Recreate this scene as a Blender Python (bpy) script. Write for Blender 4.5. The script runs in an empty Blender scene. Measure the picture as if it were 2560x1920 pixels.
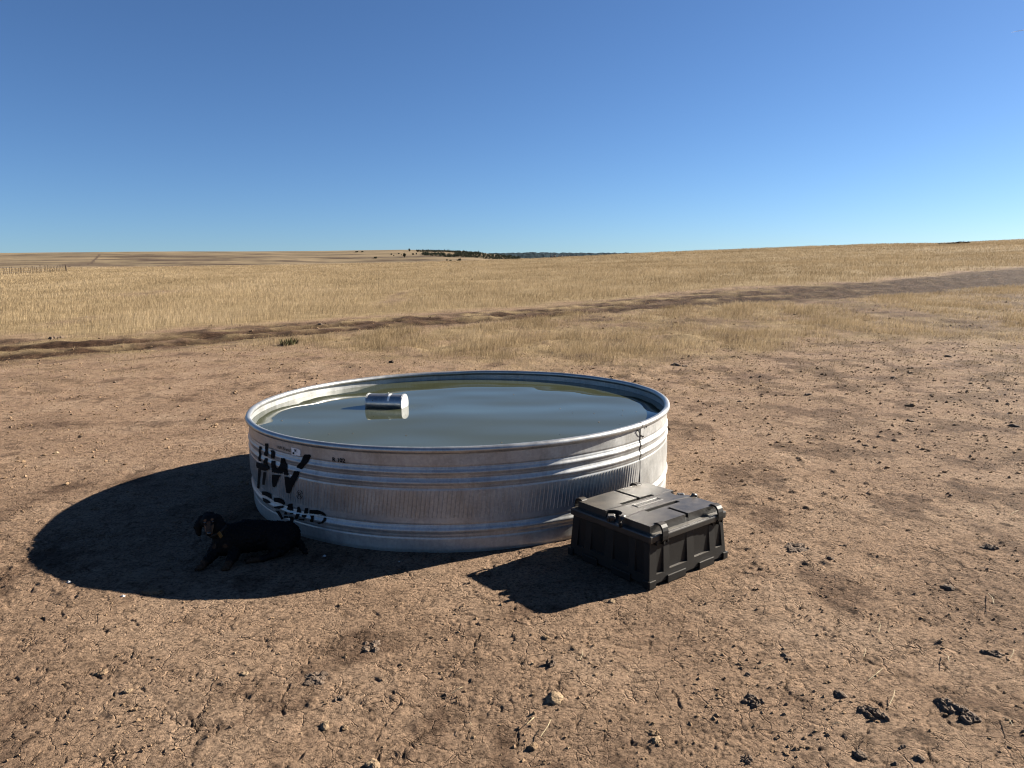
import bpy, bmesh, math, random
import numpy as np
from mathutils import Vector, Matrix

S = bpy.context.scene
COL = S.collection
R = math.radians
random.seed(7)
rng = np.random.default_rng(11)

# ------------------------------------------------------------------ camera
F_PX, CAM_H, PITCH, ROLL = 1776.0, 1.5461, 0.15598, -0.01605      # focal length in pixels of the 2560 px wide photograph
cam = bpy.data.cameras.new('camera')
cam_o = bpy.data.objects.new('camera', cam); COL.objects.link(cam_o); S.camera = cam_o
cam.sensor_width = 36; cam.lens = 36 * F_PX / 2560; cam.clip_start = .05; cam.clip_end = 30000
_cp, _sp = math.cos(PITCH), math.sin(PITCH)
_r0, _u0, FW = np.array([1., 0, 0]), np.array([0, _sp, _cp]), np.array([0, _cp, -_sp])
RT = _r0 * math.cos(ROLL) + _u0 * math.sin(ROLL)
UP = -_r0 * math.sin(ROLL) + _u0 * math.cos(ROLL)
_m = Matrix((RT, UP, -FW)).transposed().to_4x4(); _m.translation = (0, 0, CAM_H)
cam_o.matrix_world = _m
CAM = np.array([0, 0, CAM_H])

# ------------------------------------------------------------------ sky, sun, exposure
SUN_AZ, SUN_EL = 24.55, 25.67                                      # degrees from +X towards +Y, above the horizon
w = bpy.data.worlds.new('World'); S.world = w; w.use_nodes = True
wn, wl = w.node_tree.nodes, w.node_tree.links
sky = wn.new('ShaderNodeTexSky'); sky.sky_type = 'NISHITA'; sky.sun_disc = False
sky.sun_elevation = R(SUN_EL); sky.sun_rotation = R(90 - SUN_AZ)
sky.altitude = 2000; sky.air_density = 1.0; sky.dust_density = 1.0; sky.ozone_density = 3.0
tint = wn.new('ShaderNodeVectorMath'); tint.operation = 'MULTIPLY'; tint.inputs[1].default_value = (.345, .445, .56)
wl.new(sky.outputs[0], tint.inputs[0]); wl.new(tint.outputs[0], wn['Background'].inputs[0])
wn['Background'].inputs[1].default_value = 0.05
sun = bpy.data.lights.new('sun', 'SUN'); sun.energy = 5; sun.angle = R(.5); sun.color = (1, .92, .80)
sun_o = bpy.data.objects.new('sun', sun); COL.objects.link(sun_o)
SUN = np.array([math.cos(R(SUN_AZ)) * math.cos(R(SUN_EL)), math.sin(R(SUN_AZ)) * math.cos(R(SUN_EL)), math.sin(R(SUN_EL))])
sun_o.rotation_euler = Vector(SUN).to_track_quat('Z', 'Y').to_euler()
S.view_settings.view_transform = 'Standard'; S.view_settings.look = 'None'
S.view_settings.exposure = 2.1; S.view_settings.gamma = 1
S.render.engine = 'CYCLES'; S.cycles.max_bounces = 6; S.cycles.use_denoising = True; S.cycles.filter_width = 1.15; S.cycles.sample_clamp_indirect = 4

# ------------------------------------------------------------------ helpers
def tag(o, label=None, cat=None, group=None, kind=None):
    if label: o['label'] = label
    if cat: o['category'] = cat
    if group: o['group'] = group
    if kind: o['kind'] = kind
    return o

def empty(name, loc=(0, 0, 0), rz=0):
    o = bpy.data.objects.new(name, None); COL.objects.link(o); o.location = loc; o.rotation_euler = (0, 0, rz)
    o.empty_display_size = .1
    return o

def link(name, me, mat=None, parent=None):
    o = bpy.data.objects.new(name, me); COL.objects.link(o)
    if mat: me.materials.append(mat)
    if parent: o.parent = parent
    return o

def np_mesh(name, V, quads=None, tris=None, smooth=False, attrs=None):
    me = bpy.data.meshes.new(name)
    V = np.ascontiguousarray(V, np.float32)
    idx, starts, n = [], [], 0
    nf = 0
    for A, k in ((quads, 4), (tris, 3)):
        if A is None or len(A) == 0: continue
        A = np.asarray(A, np.int32)
        idx.append(A.ravel()); starts.append(n + k * np.arange(len(A), dtype=np.int32)); n += A.size; nf += len(A)
    me.vertices.add(len(V)); me.vertices.foreach_set('co', V.ravel())
    me.loops.add(n); me.loops.foreach_set('vertex_index', np.concatenate(idx))
    me.polygons.add(nf); me.polygons.foreach_set('loop_start', np.concatenate(starts))
    me.polygons.foreach_set('use_smooth', np.full(nf, smooth))
    for k, v in (attrs or {}).items():
        a = me.attributes.new(k, 'FLOAT', 'POINT'); a.data.foreach_set('value', np.ascontiguousarray(v, np.float32))
    me.update(calc_edges=True); me.validate()
    return me

def bm_mesh(name, bm, smooth=False):
    me = bpy.data.meshes.new(name); bm.normal_update(); bm.to_mesh(me); bm.free()
    me.polygons.foreach_set('use_smooth', np.full(len(me.polygons), smooth))
    return me

def add_box(bm, lo, hi, bevel=0, M=None):
    vs = [bm.verts.new((x, y, z)) for x in (lo[0], hi[0]) for y in (lo[1], hi[1]) for z in (lo[2], hi[2])]
    fs = [bm.faces.new([vs[i] for i in q]) for q in ((0, 1, 3, 2), (4, 6, 7, 5), (0, 4, 5, 1), (2, 3, 7, 6), (0, 2, 6, 4), (1, 5, 7, 3))]
    geom = vs
    if bevel:
        es = list({e for f in fs for e in f.edges})
        r = bmesh.ops.bevel(bm, geom=es, offset=bevel, segments=2, affect='EDGES', profile=.5)
        geom = list({v for f in r['faces'] for v in f.verts} | {v for v in vs if v.is_valid})
    if M is not None: bmesh.ops.transform(bm, matrix=M, verts=geom)

def add_tube(bm, pts, rad, seg=8, caps=True):
    pts = [Vector(p) for p in pts]; rings = []
    rads = rad if hasattr(rad, '__len__') else [rad] * len(pts)
    ref = Vector((0, 0, 1))
    for i, p in enumerate(pts):
        t = (pts[min(i + 1, len(pts) - 1)] - pts[max(i - 1, 0)]).normalized()
        a = t.cross(ref if abs(t.dot(ref)) < .95 else Vector((1, 0, 0))).normalized(); b = t.cross(a)
        rings.append([bm.verts.new(p + (a * math.cos(2 * math.pi * k / seg) + b * math.sin(2 * math.pi * k / seg)) * rads[i]) for k in range(seg)])
    for A, B in zip(rings, rings[1:]):
        for k in range(seg): bm.faces.new((A[k], A[(k + 1) % seg], B[(k + 1) % seg], B[k]))
    if caps: bm.faces.new(rings[0][::-1]); bm.faces.new(rings[-1])

# numpy gradient noise
_P = rng.permutation(65536).astype(np.int64)
_G = rng.uniform(0, 2 * np.pi, 65536); _GX, _GY = np.cos(_G), np.sin(_G)
def _h(i, j): return _P[(_P[i & 65535] + j) & 65535]
def perlin(x, y):
    xi, yi = np.floor(x).astype(np.int64), np.floor(y).astype(np.int64)
    fx, fy = x - xi, y - yi
    u, v = fx * fx * fx * (fx * (fx * 6 - 15) + 10), fy * fy * fy * (fy * (fy * 6 - 15) + 10)
    def g(i, j, dx, dy):
        h = _h(i, j); return _GX[h] * dx + _GY[h] * dy
    a = g(xi, yi, fx, fy); b = g(xi + 1, yi, fx - 1, fy); c = g(xi, yi + 1, fx, fy - 1); d = g(xi + 1, yi + 1, fx - 1, fy - 1)
    return 1.5 * ((a + (b - a) * u) + ((c + (d - c) * u) - (a + (b - a) * u)) * v)
def fbm(x, y, n=4, gain=.5):
    s, a = 0, 1
    for k in range(n):
        s = s + a * perlin(x * 2 ** k + 17.3 * k, y * 2 ** k - 9.1 * k); a *= gain
    return s
def sstep(a, b, x):
    t = np.clip((x - a) / (b - a), 0, 1); return t * t * (3 - 2 * t)
def voronoi_edge(x, y, cell):
    """distance between the nearest and second nearest jittered point, in metres"""
    x, y = x / cell, y / cell
    xi, yi = np.floor(x).astype(np.int64), np.floor(y).astype(np.int64)
    d1 = np.full(x.shape, 9.); d2 = np.full(x.shape, 9.)
    for di in (-1, 0, 1):
        for dj in (-1, 0, 1):
            h = _h(xi + di, yi + dj)
            px = xi + di + .5 + .42 * _GX[h]; py = yi + dj + .5 + .42 * _GY[h]
            d = np.hypot(px - x, py - y)
            lo = np.minimum(d1, d); d2 = np.where(d < d1, d1, np.minimum(d2, d)); d1 = lo
    return (d2 - d1) * cell * .5

# ------------------------------------------------------------------ lie of the land
def ray(px, py):
    d = FW * F_PX + RT * (px - 1280) + UP * (960 - py)
    return d / np.hypot(d[0], d[1])
def _table(pts):
    U, E = [], []
    for px, py in pts:
        d = ray(px, py); U.append(d[0] / d[1]); E.append(d[2] / d[1])
    uu = np.linspace(-3, 3, 1201); e = np.interp(uu, U, E)
    k = np.exp(-np.linspace(-2, 2, 15) ** 2); k /= k.sum()
    return uu, np.convolve(np.pad(e, 7, 'edge'), k, 'valid')
DC, DH = 150.0, 700.0
_tu, _te = _table([(-900, 676), (0, 672), (320, 668), (640, 664), (1000, 657), (1280, 649), (1450, 641), (1600, 632.5), (1760, 626), (1920, 620), (2080, 613.5), (2240, 608.5), (2350, 608), (2560, 598), (3200, 585)])
_hu, _he = _table([(-900, 638), (0, 635), (160, 633), (640, 631), (800, 629.5), (930, 628), (1020, 627), (1100, 628), (1160, 630), (1200, 633), (1260, 641), (1330, 649), (1420, 655), (2560, 640)])
def macro(X, Y):
    X, Y = np.asarray(X, float), np.asarray(Y, float)
    u = X / np.maximum(Y, 8.)
    zc = CAM_H + np.interp(u, _tu, _te) * DC
    zh = CAM_H + np.interp(u, _hu, _he) * DH
    t = np.clip((Y - 9) / (DC - 9), 0, 1)
    near = zc * (t ** 1.15) * sstep(0, .09, t)
    s = np.clip((Y - DC) / (DH - DC), 0, 1)
    s2 = s * s * (3 - 2 * s)
    far = zc + (zh - zc) * s2 - 7 * np.sin(np.pi * s) ** 2 * (1 - s) * 1.5 - 2.2 * sstep(0, .03, s) * (1 - s)
    beyond = zh - (np.maximum(Y, DH) - DH) * .06
    roll = .35 * fbm(X / 45, Y / 45, 2) * sstep(25, 70, Y) * (1 - sstep(110, 145, Y)) + 2.0 * fbm(X / 160 + 5, Y / 160, 3) * sstep(.15, .4, s) * (1 - sstep(.75, .95, s))
    return np.where(Y < DC, near, np.where(Y < DH, far, beyond)) + roll
def at(px, py, ymin=1.8, ymax=900):
    """the point of the land that is seen at a pixel of the photograph"""
    d = ray(px, py)
    Ys = np.concatenate([np.linspace(ymin, 40, 3000), np.geomspace(40, ymax, 6000)]); Ys = Ys[Ys >= ymin]
    t = Ys / d[1]; z = CAM_H + d[2] * t; X = d[0] * t
    hit = np.nonzero(z < macro(X, Ys))[0]
    i = hit[0] if len(hit) else len(Ys) - 1
    return np.array([X[i], Ys[i], macro(X[i], Ys[i])])
def plane_at(px, py, z):
    d = ray(px, py); t = (z - CAM_H) / d[2]; return CAM + d * t
def curve(pts):
    P = np.array([at(*p) for p in pts]); u = P[:, 0] / P[:, 1]
    return u, P[:, 1]
EDGE_A = curve([(-500, 880), (0, 846), (160, 843), (330, 838), (480, 826), (640, 812), (800, 803), (960, 792), (1120, 784), (1280, 775), (1600, 745), (1800, 725), (2000, 714), (2200, 703), (2400, 682), (2560, 668), (3000, 640)])
EDGE_B = curve([(-500, 935), (0, 905), (300, 880), (640, 850), (960, 822), (1280, 800), (1600, 775), (1920, 757), (2240, 735), (2560, 712), (3000, 690)])
EDGE_C = curve([(-500, 936), (0, 906), (300, 882), (500, 868), (640, 876), (800, 886), (950, 893), (1280, 900), (1600, 893), (1760, 872), (1920, 848), (2100, 832), (2300, 835), (2560, 848), (3000, 860)])
SPOTS = [(985, 752, .5, 1.3), (1000, 735, .35, 1.6), (2128, 758, .9, 1.1), (2155, 772, .8, .5), (2215, 782, .9, .35), (2290, 792, 1.3, .4), (2370, 806, 1.2, .4), (2420, 814, .9, .35),
         (2535, 742, 1.0, .8), (2550, 760, 1.0, .7), (370, 733, 1.4, 1.4), (2480, 832, .9, .3), (200, 800, .6, .8), (1480, 800, .9, .5), (1560, 818, 1., .5), (1850, 812, .9, .4), (1760, 805, .8, .4)]
_spots = [(at(a, b), c, d) for a, b, c, d in SPOTS]
def zones(X, Y):
    u = X / np.maximum(Y, .5)
    wob = 1 + .06 * fbm(X / 3.0, Y / 3.0, 3)
    a, b, c = (np.interp(u, *e) for e in (EDGE_A, EDGE_B, EDGE_C))
    Yw = Y * wob
    field = sstep(-.03, .10, np.log(np.maximum(Yw, .1) / a))
    lf = .10 * (1 - sstep(-.30, -.02, u)); strip = sstep(-.16 + lf, .10 + lf, np.log(np.maximum(Yw, .1) / c)) * (1 - sstep(-.05, .01, np.log(np.maximum(Yw, .1) / b)))
    frac = np.clip((Y - b) / np.maximum(a - b, .1), -1, 2)
    trail = sstep(-.25, .05, frac) * (1 - sstep(.85, 1.1, frac))
    for p, sx, sy in _spots:
        g = np.exp(-(((X - p[0]) / sx) ** 2 + ((Y - p[1]) / (sy * 2.2)) ** 2) * np.clip(1 + .9 * fbm(X * 1.5, Y * 1.5, 2), .3, 3))
        field = field * (1 - .93 * g); strip = strip * (1 - .93 * g); trail = np.maximum(trail, .8 * g)
    fringe = np.exp(-np.maximum(c - Y, 0) / (2.2 + 2.6 * sstep(-1, 4, X))) * (Y < c) * sstep(-.45, .4, fbm(X / .8, Y / .8, 3))
    mott = sstep(-.2, .5, fbm(X / 1.6 + 3, Y / .9, 3))
    stub = trail * (1 - field) * mott * .8 * (1 - np.exp(-((frac - .20) / .13) ** 2)) * (1 - np.exp(-((frac - .56) / .09) ** 2)) * (1 - .8 * sstep(5, 18, X))
    return field, strip, trail * (1 - field), fringe, stub, frac

TC = np.array([-.383, 5.306]); TR, TH, WATER = 1.525, .61, .53      # stock tank: centre, radius, height, water level
def micro(X, Y, step):
    """relief of the trodden crust: undulation, lumps and drying cracks"""
    def amp(wl): return np.clip((wl / np.maximum(step, 1e-4) - 2.2) / 2.5, 0, 1)
    d = np.hypot(X - TC[0], Y - TC[1])
    calm = .35 + .65 * sstep(1.55, 2.6, d)
    field, strip, trail, fringe, stub, frac = zones(X, Y)
    bare = 1 - np.clip(field + strip, 0, 1)
    rough = .55 + .8 * sstep(-.25, .6, fbm(X / 1.9 + 8, Y / 1.9, 2)) + .35 * sstep(.3, 2.5, X)
    z = .011 * calm * fbm(X / .8, Y / .8, 2) * amp(.6)
    z = z + .0032 * rough * calm * perlin(X / .17 + 3, Y / .17) * amp(.17)
    n = perlin(X / .07, Y / .07 + 4); z = z + .0019 * rough * n * amp(.07)
    n2 = perlin(X / .031 - 7, Y / .031); z = z + .0025 * rough * n2 * amp(.03)
    z = z + .0019 * perlin(X / .0155, Y / .014) * amp(.0165)
    pit = np.maximum(perlin(X / .13 + 40, Y / .13) - .52, 0); z = z - .016 * pit * rough * calm * amp(.1)
    lump = np.maximum(perlin(X / .10 - 40, Y / .10) - .50, 0); z = z + .03 * lump * rough * calm * amp(.1)
    wx, wy = X + .018 * fbm(X / .06, Y / .06, 2), Y + .018 * fbm(X / .06 + 9, Y / .06, 2)
    keep = sstep(.05, .45, fbm(X / .16 + 31, Y / .16, 3) + .12 - .22 * sstep(.2, 2, X))
    e = voronoi_edge(wx, wy, .145)
    near = (Y < 7)
    wd = .0020 + .0016 * np.clip(fbm(X / .3, Y / .3, 2), -.8, 1)
    z = z - .0075 * (1 - sstep(wd * .3, wd * 1.2 + step * .15, e)) * keep * amp(.045) * near
    e = voronoi_edge(wx + 5, wy + 3, .062)
    keep2 = sstep(.12, .5, fbm(X / .17 - 12, Y / .17 + 6, 2))
    z = z - .0045 * (1 - sstep(.001, .0035 + step * .3, e)) * keep2 * amp(.033) * near
    ruts = -.09 * trail * (np.exp(-((frac - .20) / .10) ** 2) + np.exp(-((frac - .56) / .07) ** 2)) + .045 * trail * fbm(X / .7, Y / .9, 3)
    z = z + ruts + (.014 + .03 * np.clip(fringe * 1.6, 0, 1)) * (bare * sstep(7, 10, Y)) * fbm(X / .38, Y / .38, 3) * amp(.2) + .05 * fbm(X / .7, Y / .7, 2) * (field + strip) * amp(.5) * (1 - sstep(60, 120, Y))
    bx = np.hypot(X - .72, Y - 3.69); z = z * (.35 + .65 * sstep(.3, .6, bx))
    return z * np.where(Y > 200, 0, 1)

# ------------------------------------------------------------------ materials
def new_mat(name):
    m = bpy.data.materials.new(name); m.use_nodes = True
    nt = m.node_tree
    return m, nt.nodes, nt.links, nt.nodes['Principled BSDF']
def N(nodes, typ, **kw):
    n = nodes.new(typ)
    for k, v in kw.items():
        if k.startswith('i_'):
            key = k[2:]; n.inputs[int(key) if key.isdigit() else key.replace('_', ' ')].default_value = v
        else: setattr(n, k, v)
    return n
def ramp(nodes, stops, interp='LINEAR'):
    n = nodes.new('ShaderNodeValToRGB'); n.color_ramp.interpolation = interp
    el = n.color_ramp.elements
    while len(el) < len(stops): el.new(.5)
    for e, (p, c) in zip(el, stops): e.position = p; e.color = (*c, 1) if len(c) == 3 else c
    return n
def mixc(nodes, links, fac, a, b, blend='MIX'):
    n = nodes.new('ShaderNodeMix'); n.data_type = 'RGBA'; n.blend_type = blend
    for s, v in ((n.inputs[0], fac), (n.inputs[6], a), (n.inputs[7], b)):
        if hasattr(v, 'node'): links.new(v, s)
        elif hasattr(v, '__len__'): s.default_value = (*v, 1)
        else: s.default_value = v
    return n.outputs[2]

EXPO = .70                                                       # all albedos are keyed to the exposure set above
def plain(name, col, rough=.6, metal=0, spec=.5, scale=20, var=.25, bump=.15, bscale=60, coord='Object', dust=None):
    m, n, l, b = new_mat(name)
    col = tuple(c * EXPO for c in col)
    if dust: dust = (tuple(c * EXPO for c in dust[0]),) + tuple(dust[1:])
    tc = n.new('ShaderNodeTexCoord')
    nz = N(n, 'ShaderNodeTexNoise', i_Scale=scale, i_Detail=5, i_Roughness=.6); l.new(tc.outputs[coord], nz.inputs['Vector'])
    r = ramp(n, [(.25, tuple(c * (1 - var) for c in col)), (.75, tuple(min(c * (1 + var), 1) for c in col))]); l.new(nz.outputs['Fac'], r.inputs[0])
    out = r.outputs[0]
    if dust:
        nd = N(n, 'ShaderNodeTexNoise', i_Scale=dust[1], i_Detail=6, i_Roughness=.7); l.new(tc.outputs[coord], nd.inputs['Vector'])
        geo = n.new('ShaderNodeNewGeometry'); sx = n.new('ShaderNodeSeparateXYZ'); l.new(geo.outputs['True Normal'], sx.inputs[0])
        rd = ramp(n, [(.30, (.12, .12, .12)), (.72, (1, 1, 1))]); l.new(nd.outputs['Fac'], rd.inputs[0])
        mu = N(n, 'ShaderNodeMath', operation='MULTIPLY'); l.new(rd.outputs[0], mu.inputs[0]); mz = N(n, 'ShaderNodeMath', operation='MULTIPLY_ADD', use_clamp=True); l.new(sx.outputs['Z'], mz.inputs[0]); mz.inputs[1].default_value = dust[2]; mz.inputs[2].default_value = .04
        l.new(mz.outputs[0], mu.inputs[1])
        out = mixc(n, l, mu.outputs[0], out, dust[0])
    l.new(out, b.inputs['Base Color'])
    b.inputs['Roughness'].default_value = rough; b.inputs['Metallic'].default_value = metal; b.inputs['Specular IOR Level'].default_value = spec
    if bump:
        nb = N(n, 'ShaderNodeTexNoise', i_Scale=bscale, i_Detail=4); l.new(tc.outputs[coord], nb.inputs['Vector'])
        bp = N(n, 'ShaderNodeBump', i_Strength=bump, i_Distance=.01); l.new(nb.outputs['Fac'], bp.inputs['Height']); l.new(bp.outputs[0], b.inputs['Normal'])
    return m

def ground_material():
    m, n, l, b = new_mat('dry_ground')
    tc = n.new('ShaderNodeTexCoord'); P = tc.outputs['Object']
    def noise(scale, detail=4, rough=.6, vec=P):
        q = N(n, 'ShaderNodeTexNoise', i_Scale=scale, i_Detail=detail, i_Roughness=rough); l.new(vec, q.inputs['Vector']); return q.outputs['Fac']
    def attr(a):
        q = n.new('ShaderNodeAttribute'); q.attribute_name = a; return q.outputs['Fac']
    big = ramp(n, [(.3, (.142, .095, .065)), (.5, (.198, .134, .091)), (.72, (.239, .170, .120))]); l.new(noise(1.1, 5, .65), big.inputs[0])
    fine = ramp(n, [(.38, (.22, .21, .20)), (.47, (.86, .86, .86)), (.62, (1.35, 1.34, 1.30))]); l.new(noise(60, 7, .8), fine.inputs[0])  # dark speckle: dung and straw bits, plus painted shade of small lumps
    dirt = mixc(n, l, 1.0, big.outputs[0], fine.outputs[0], 'MULTIPLY')
    mid = ramp(n, [(.34, (.50, .49, .48)), (.47, (.95, .95, .95)), (.66, (1.14, 1.13, 1.11))]); l.new(noise(11, 6, .75), mid.inputs[0])  # coarser dark mottle, shade of lumps put into the dirt colour
    dirt = mixc(n, l, 1.0, dirt, mid.outputs[0], 'MULTIPLY')
    dirt = mixc(n, l, attr('trodden'), dirt, mixc(n, l, 1., dirt, (.55, .53, .53), 'MULTIPLY'))
    straw_r = ramp(n, [(.3, (.119, .085, .045)), (.5, (.189, .139, .076)), (.7, (.252, .189, .108))]); l.new(noise(2.3, 6, .7), straw_r.inputs[0])
    tr = ramp(n, [(.40, (.017, .0095, .006)), (.54, (.044, .025, .015)), (.72, (.100, .064, .038))]); l.new(noise(3.6, 8, .8), tr.inputs[0])
    c = mixc(n, l, attr('trail'), dirt, tr.outputs[0])
    c = mixc(n, l, attr('straw'), c, straw_r.outputs[0])
    # far land: tussock streaks run across the slope
    mp = N(n, 'ShaderNodeMapping'); mp.inputs['Scale'].default_value = (.006, .034, .03); l.new(P, mp.inputs[0])
    fr = ramp(n, [(.40, (.047, .031, .022)), (.47, (.120, .092, .058)), (.57, (.170, .129, .080))]); l.new(noise(1.6, 8, .72, mp.outputs[0]), fr.inputs[0])
    c = mixc(n, l, attr('far'), c, fr.outputs[0])
    c = mixc(n, l, attr('stain'), c, (.050, .034, .027))
    mp2 = N(n, 'ShaderNodeMapping'); mp2.inputs['Scale'].default_value = (.05, .16, .1); l.new(P, mp2.inputs[0])
    fl = ramp(n, [(.33, (.80, .79, .77)), (.55, (1, 1, 1)), (.7, (1.1, 1.09, 1.06))]); l.new(noise(2.0, 6, .65, mp2.outputs[0]), fl.inputs[0])
    c = mixc(n, l, attr('straw'), c, mixc(n, l, 1., c, fl.outputs[0], 'MULTIPLY'))
    l.new(c, b.inputs['Base Color'])
    b.inputs['Roughness'].default_value = .95; b.inputs['Specular IOR Level'].default_value = .06
    h1 = noise(80, 6, .8); h2 = noise(13, 4, .7)
    ad = N(n, 'ShaderNodeMath', operation='MULTIPLY_ADD'); l.new(h2, ad.inputs[0]); ad.inputs[1].default_value = 1.6; l.new(h1, ad.inputs[2])
    # hairline drying cracks, a finer net than the mesh carries
    wv = N(n, 'ShaderNodeTexNoise', i_Scale=16, i_Detail=4, i_Roughness=.6); l.new(P, wv.inputs['Vector'])
    wm = N(n, 'ShaderNodeVectorMath', operation='MULTIPLY_ADD'); l.new(wv.outputs['Color'], wm.inputs[0]); wm.inputs[1].default_value = (.06, .06, 0); l.new(P, wm.inputs[2])
    fl2 = N(n, 'ShaderNodeVectorMath', operation='MULTIPLY'); l.new(wm.outputs[0], fl2.inputs[0]); fl2.inputs[1].default_value = (1, 1, 0)
    hs = ad.outputs[0]
    for sc_, wd_, dp_, lo_ in ((8.5, .026, 1.5, .47), (17, .040, .9, .50), (33, .06, .6, .50)):
        v = N(n, 'ShaderNodeTexVoronoi', i_Scale=sc_, feature='DISTANCE_TO_EDGE'); l.new(fl2.outputs[0], v.inputs['Vector'])
        gr = ramp(n, [(0, (1, 1, 1)), (wd_, (0, 0, 0))]); l.new(v.outputs['Distance'], gr.inputs[0])
        kp = ramp(n, [(lo_, (0, 0, 0)), (lo_ + .14, (1, 1, 1))]); l.new(noise(sc_ * .55, 3, .6), kp.inputs[0])
        mm = N(n, 'ShaderNodeMath', operation='MULTIPLY'); l.new(gr.outputs[0], mm.inputs[0]); l.new(kp.outputs[0], mm.inputs[1])
        nb_ = N(n, 'ShaderNodeMath', operation='SUBTRACT'); nb_.inputs[0].default_value = 1; l.new(attr('straw'), nb_.inputs[1])
        m2 = N(n, 'ShaderNodeMath', operation='MULTIPLY'); l.new(mm.outputs[0], m2.inputs[0]); l.new(nb_.outputs[0], m2.inputs[1])
        sb = N(n, 'ShaderNodeMath', operation='MULTIPLY_ADD'); l.new(m2.outputs[0], sb.inputs[0]); sb.inputs[1].default_value = -dp_ * .8; l.new(hs, sb.inputs[2]); hs = sb.outputs[0]
    bp = N(n, 'ShaderNodeBump', i_Strength=1.0, i_Distance=.02); l.new(hs, bp.inputs['Height']); l.new(bp.outputs[0], b.inputs['Normal'])
    return m

def zinc(name, base=.5, metal=.6, rough=.42, streak=True, dirt=.35):
    m, n, l, b = new_mat(name); base *= .78
    tc = n.new('ShaderNodeTexCoord'); P = tc.outputs['Object']
    v = N(n, 'ShaderNodeTexVoronoi', i_Scale=75); l.new(P, v.inputs['Vector'])
    nz = N(n, 'ShaderNodeTexNoise', i_Scale=5, i_Detail=7, i_Roughness=.7); l.new(P, nz.inputs['Vector'])
    r = ramp(n, [(.3, (base * .73, base * .74, base * .72)), (.55, (base, base * 1.0, base * .97)), (.8, (base * 1.18, base * 1.19, base * 1.16))]); l.new(nz.outputs['Fac'], r.inputs[0])
    sp = ramp(n, [(0, (.86, .87, .88)), (1, (1.1, 1.1, 1.1))]); l.new(v.outputs['Color'], sp.inputs[0])
    c = mixc(n, l, 1., r.outputs[0], sp.outputs[0], 'MULTIPLY')
    mp = N(n, 'ShaderNodeMapping'); mp.inputs['Scale'].default_value = (9, 9, 1.2); l.new(P, mp.inputs[0])
    st = N(n, 'ShaderNodeTexNoise', i_Scale=2.2, i_Detail=6, i_Roughness=.7); l.new(mp.outputs[0], st.inputs['Vector'])
    sr = ramp(n, [(.48, (0, 0, 0)), (.72, (1, 1, 1))]); l.new(st.outputs['Fac'], sr.inputs[0])
    mu = N(n, 'ShaderNodeMath', operation='MULTIPLY'); l.new(sr.outputs[0], mu.inputs[0]); mu.inputs[1].default_value = dirt
    c = mixc(n, l, mu.outputs[0], c, (.13, .11, .09))
    l.new(c, b.inputs['Base Color']); b.inputs['Metallic'].default_value = metal
    rr = ramp(n, [(.3, (rough * .8,) * 3), (.7, (rough * 1.2,) * 3)]); l.new(nz.outputs['Fac'], rr.inputs[0]); l.new(rr.outputs[0], b.inputs['Roughness'])
    nb = N(n, 'ShaderNodeTexNoise', i_Scale=3.5, i_Detail=2); l.new(P, nb.inputs['Vector'])
    bp = N(n, 'ShaderNodeBump', i_Strength=.12, i_Distance=.05); l.new(nb.outputs['Fac'], bp.inputs['Height']); l.new(bp.outputs[0], b.inputs['Normal'])
    return m

M_GROUND = ground_material()
M_ZINC = zinc('galvanised_sheet', .44, .42, .40)
M_RIM = zinc('galvanised_tube', .46, .72, .36, dirt=.2)
M_FLOAT = zinc('float_sheet', .44, .82, .33, dirt=.25)
M_ENDCAP = zinc('float_end_sheet', .62, .45, .4, dirt=.1)
M_PAINT = plain('black_stencil_paint', (.007, .0075, .008), .8, 0, .1, 40, .3, .1)
M_WHITE = plain('white_sticker', (1.0, 1.0, .97), .6, 0, .3, 30, .1, 0)
M_SEAMDARK = plain('seam_gap', (.05, .045, .04), .8, .2, .2, 40, .3, 0)
M_PLASTIC = plain('black_plastic', (.010, .0098, .0094), .5, 0, .25, 14, .25, .1, 300, dust=((.12, .095, .072), 9, .5))
M_PLASTIC2 = plain('worn_black_plastic', (.020, .0195, .0185), .38, 0, .5, 25, .2, .08, 300, dust=((.14, .118, .092), 11, .85))
M_CLOD = plain('dirt_clod', (.20, .135, .083), .95, 0, .05, 60, .45, .9, 130, dust=((.19, .14, .095), 30, .5))
M_DUNG = plain('dark_dung', (.135, .098, .072), .9, 0, .1, 60, .5, .9, 130)
M_PALE = plain('pale_clod', (.27, .195, .125), .95, 0, .05, 50, .35, .9, 120)
M_PEBBLE = plain('white_pebble', (.55, .55, .54), .8, 0, .2, 60, .2, .4, 100)
M_CRUMB = plain('crumb_dirt', (.23, .155, .096), .95, 0, .05, 40, .5, .5, 150)
M_POST = plain('fence_post_wood', (.07, .05, .036), .9, 0, .1, 10, .3, 0)
M_WIRE = plain('fence_wire', (.12, .1, .09), .6, .5, .3, 10, .1, 0)
M_JUNIPER = plain('juniper_needles', (.035, .045, .026), .85, 0, .1, .8, .45, 0)
M_BARK = plain('juniper_bark', (.07, .05, .036), .9, 0, .1, 4, .3, 0)
M_RIDGE = plain('wooded_slope', (.026, .040, .048), .95, 0, .02, .02, .35, 0)  # dark foliage, with the blue of distance haze painted into its colour
M_CLIFF = plain('pale_cliff', (.30, .28, .26), .95, 0, .02, .05, .2, 0)
M_WEED = plain('weed_leaves', (.05, .055, .02), .8, 0, .1, 9, .35, 0)
M_STRAW = plain('pale_straw', (.46, .37, .22), .7, 0, .2, 30, .2, 0)
M_TWIG = plain('dead_twig', (.05, .038, .028), .9, 0, .1, 30, .3, 0)

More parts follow.
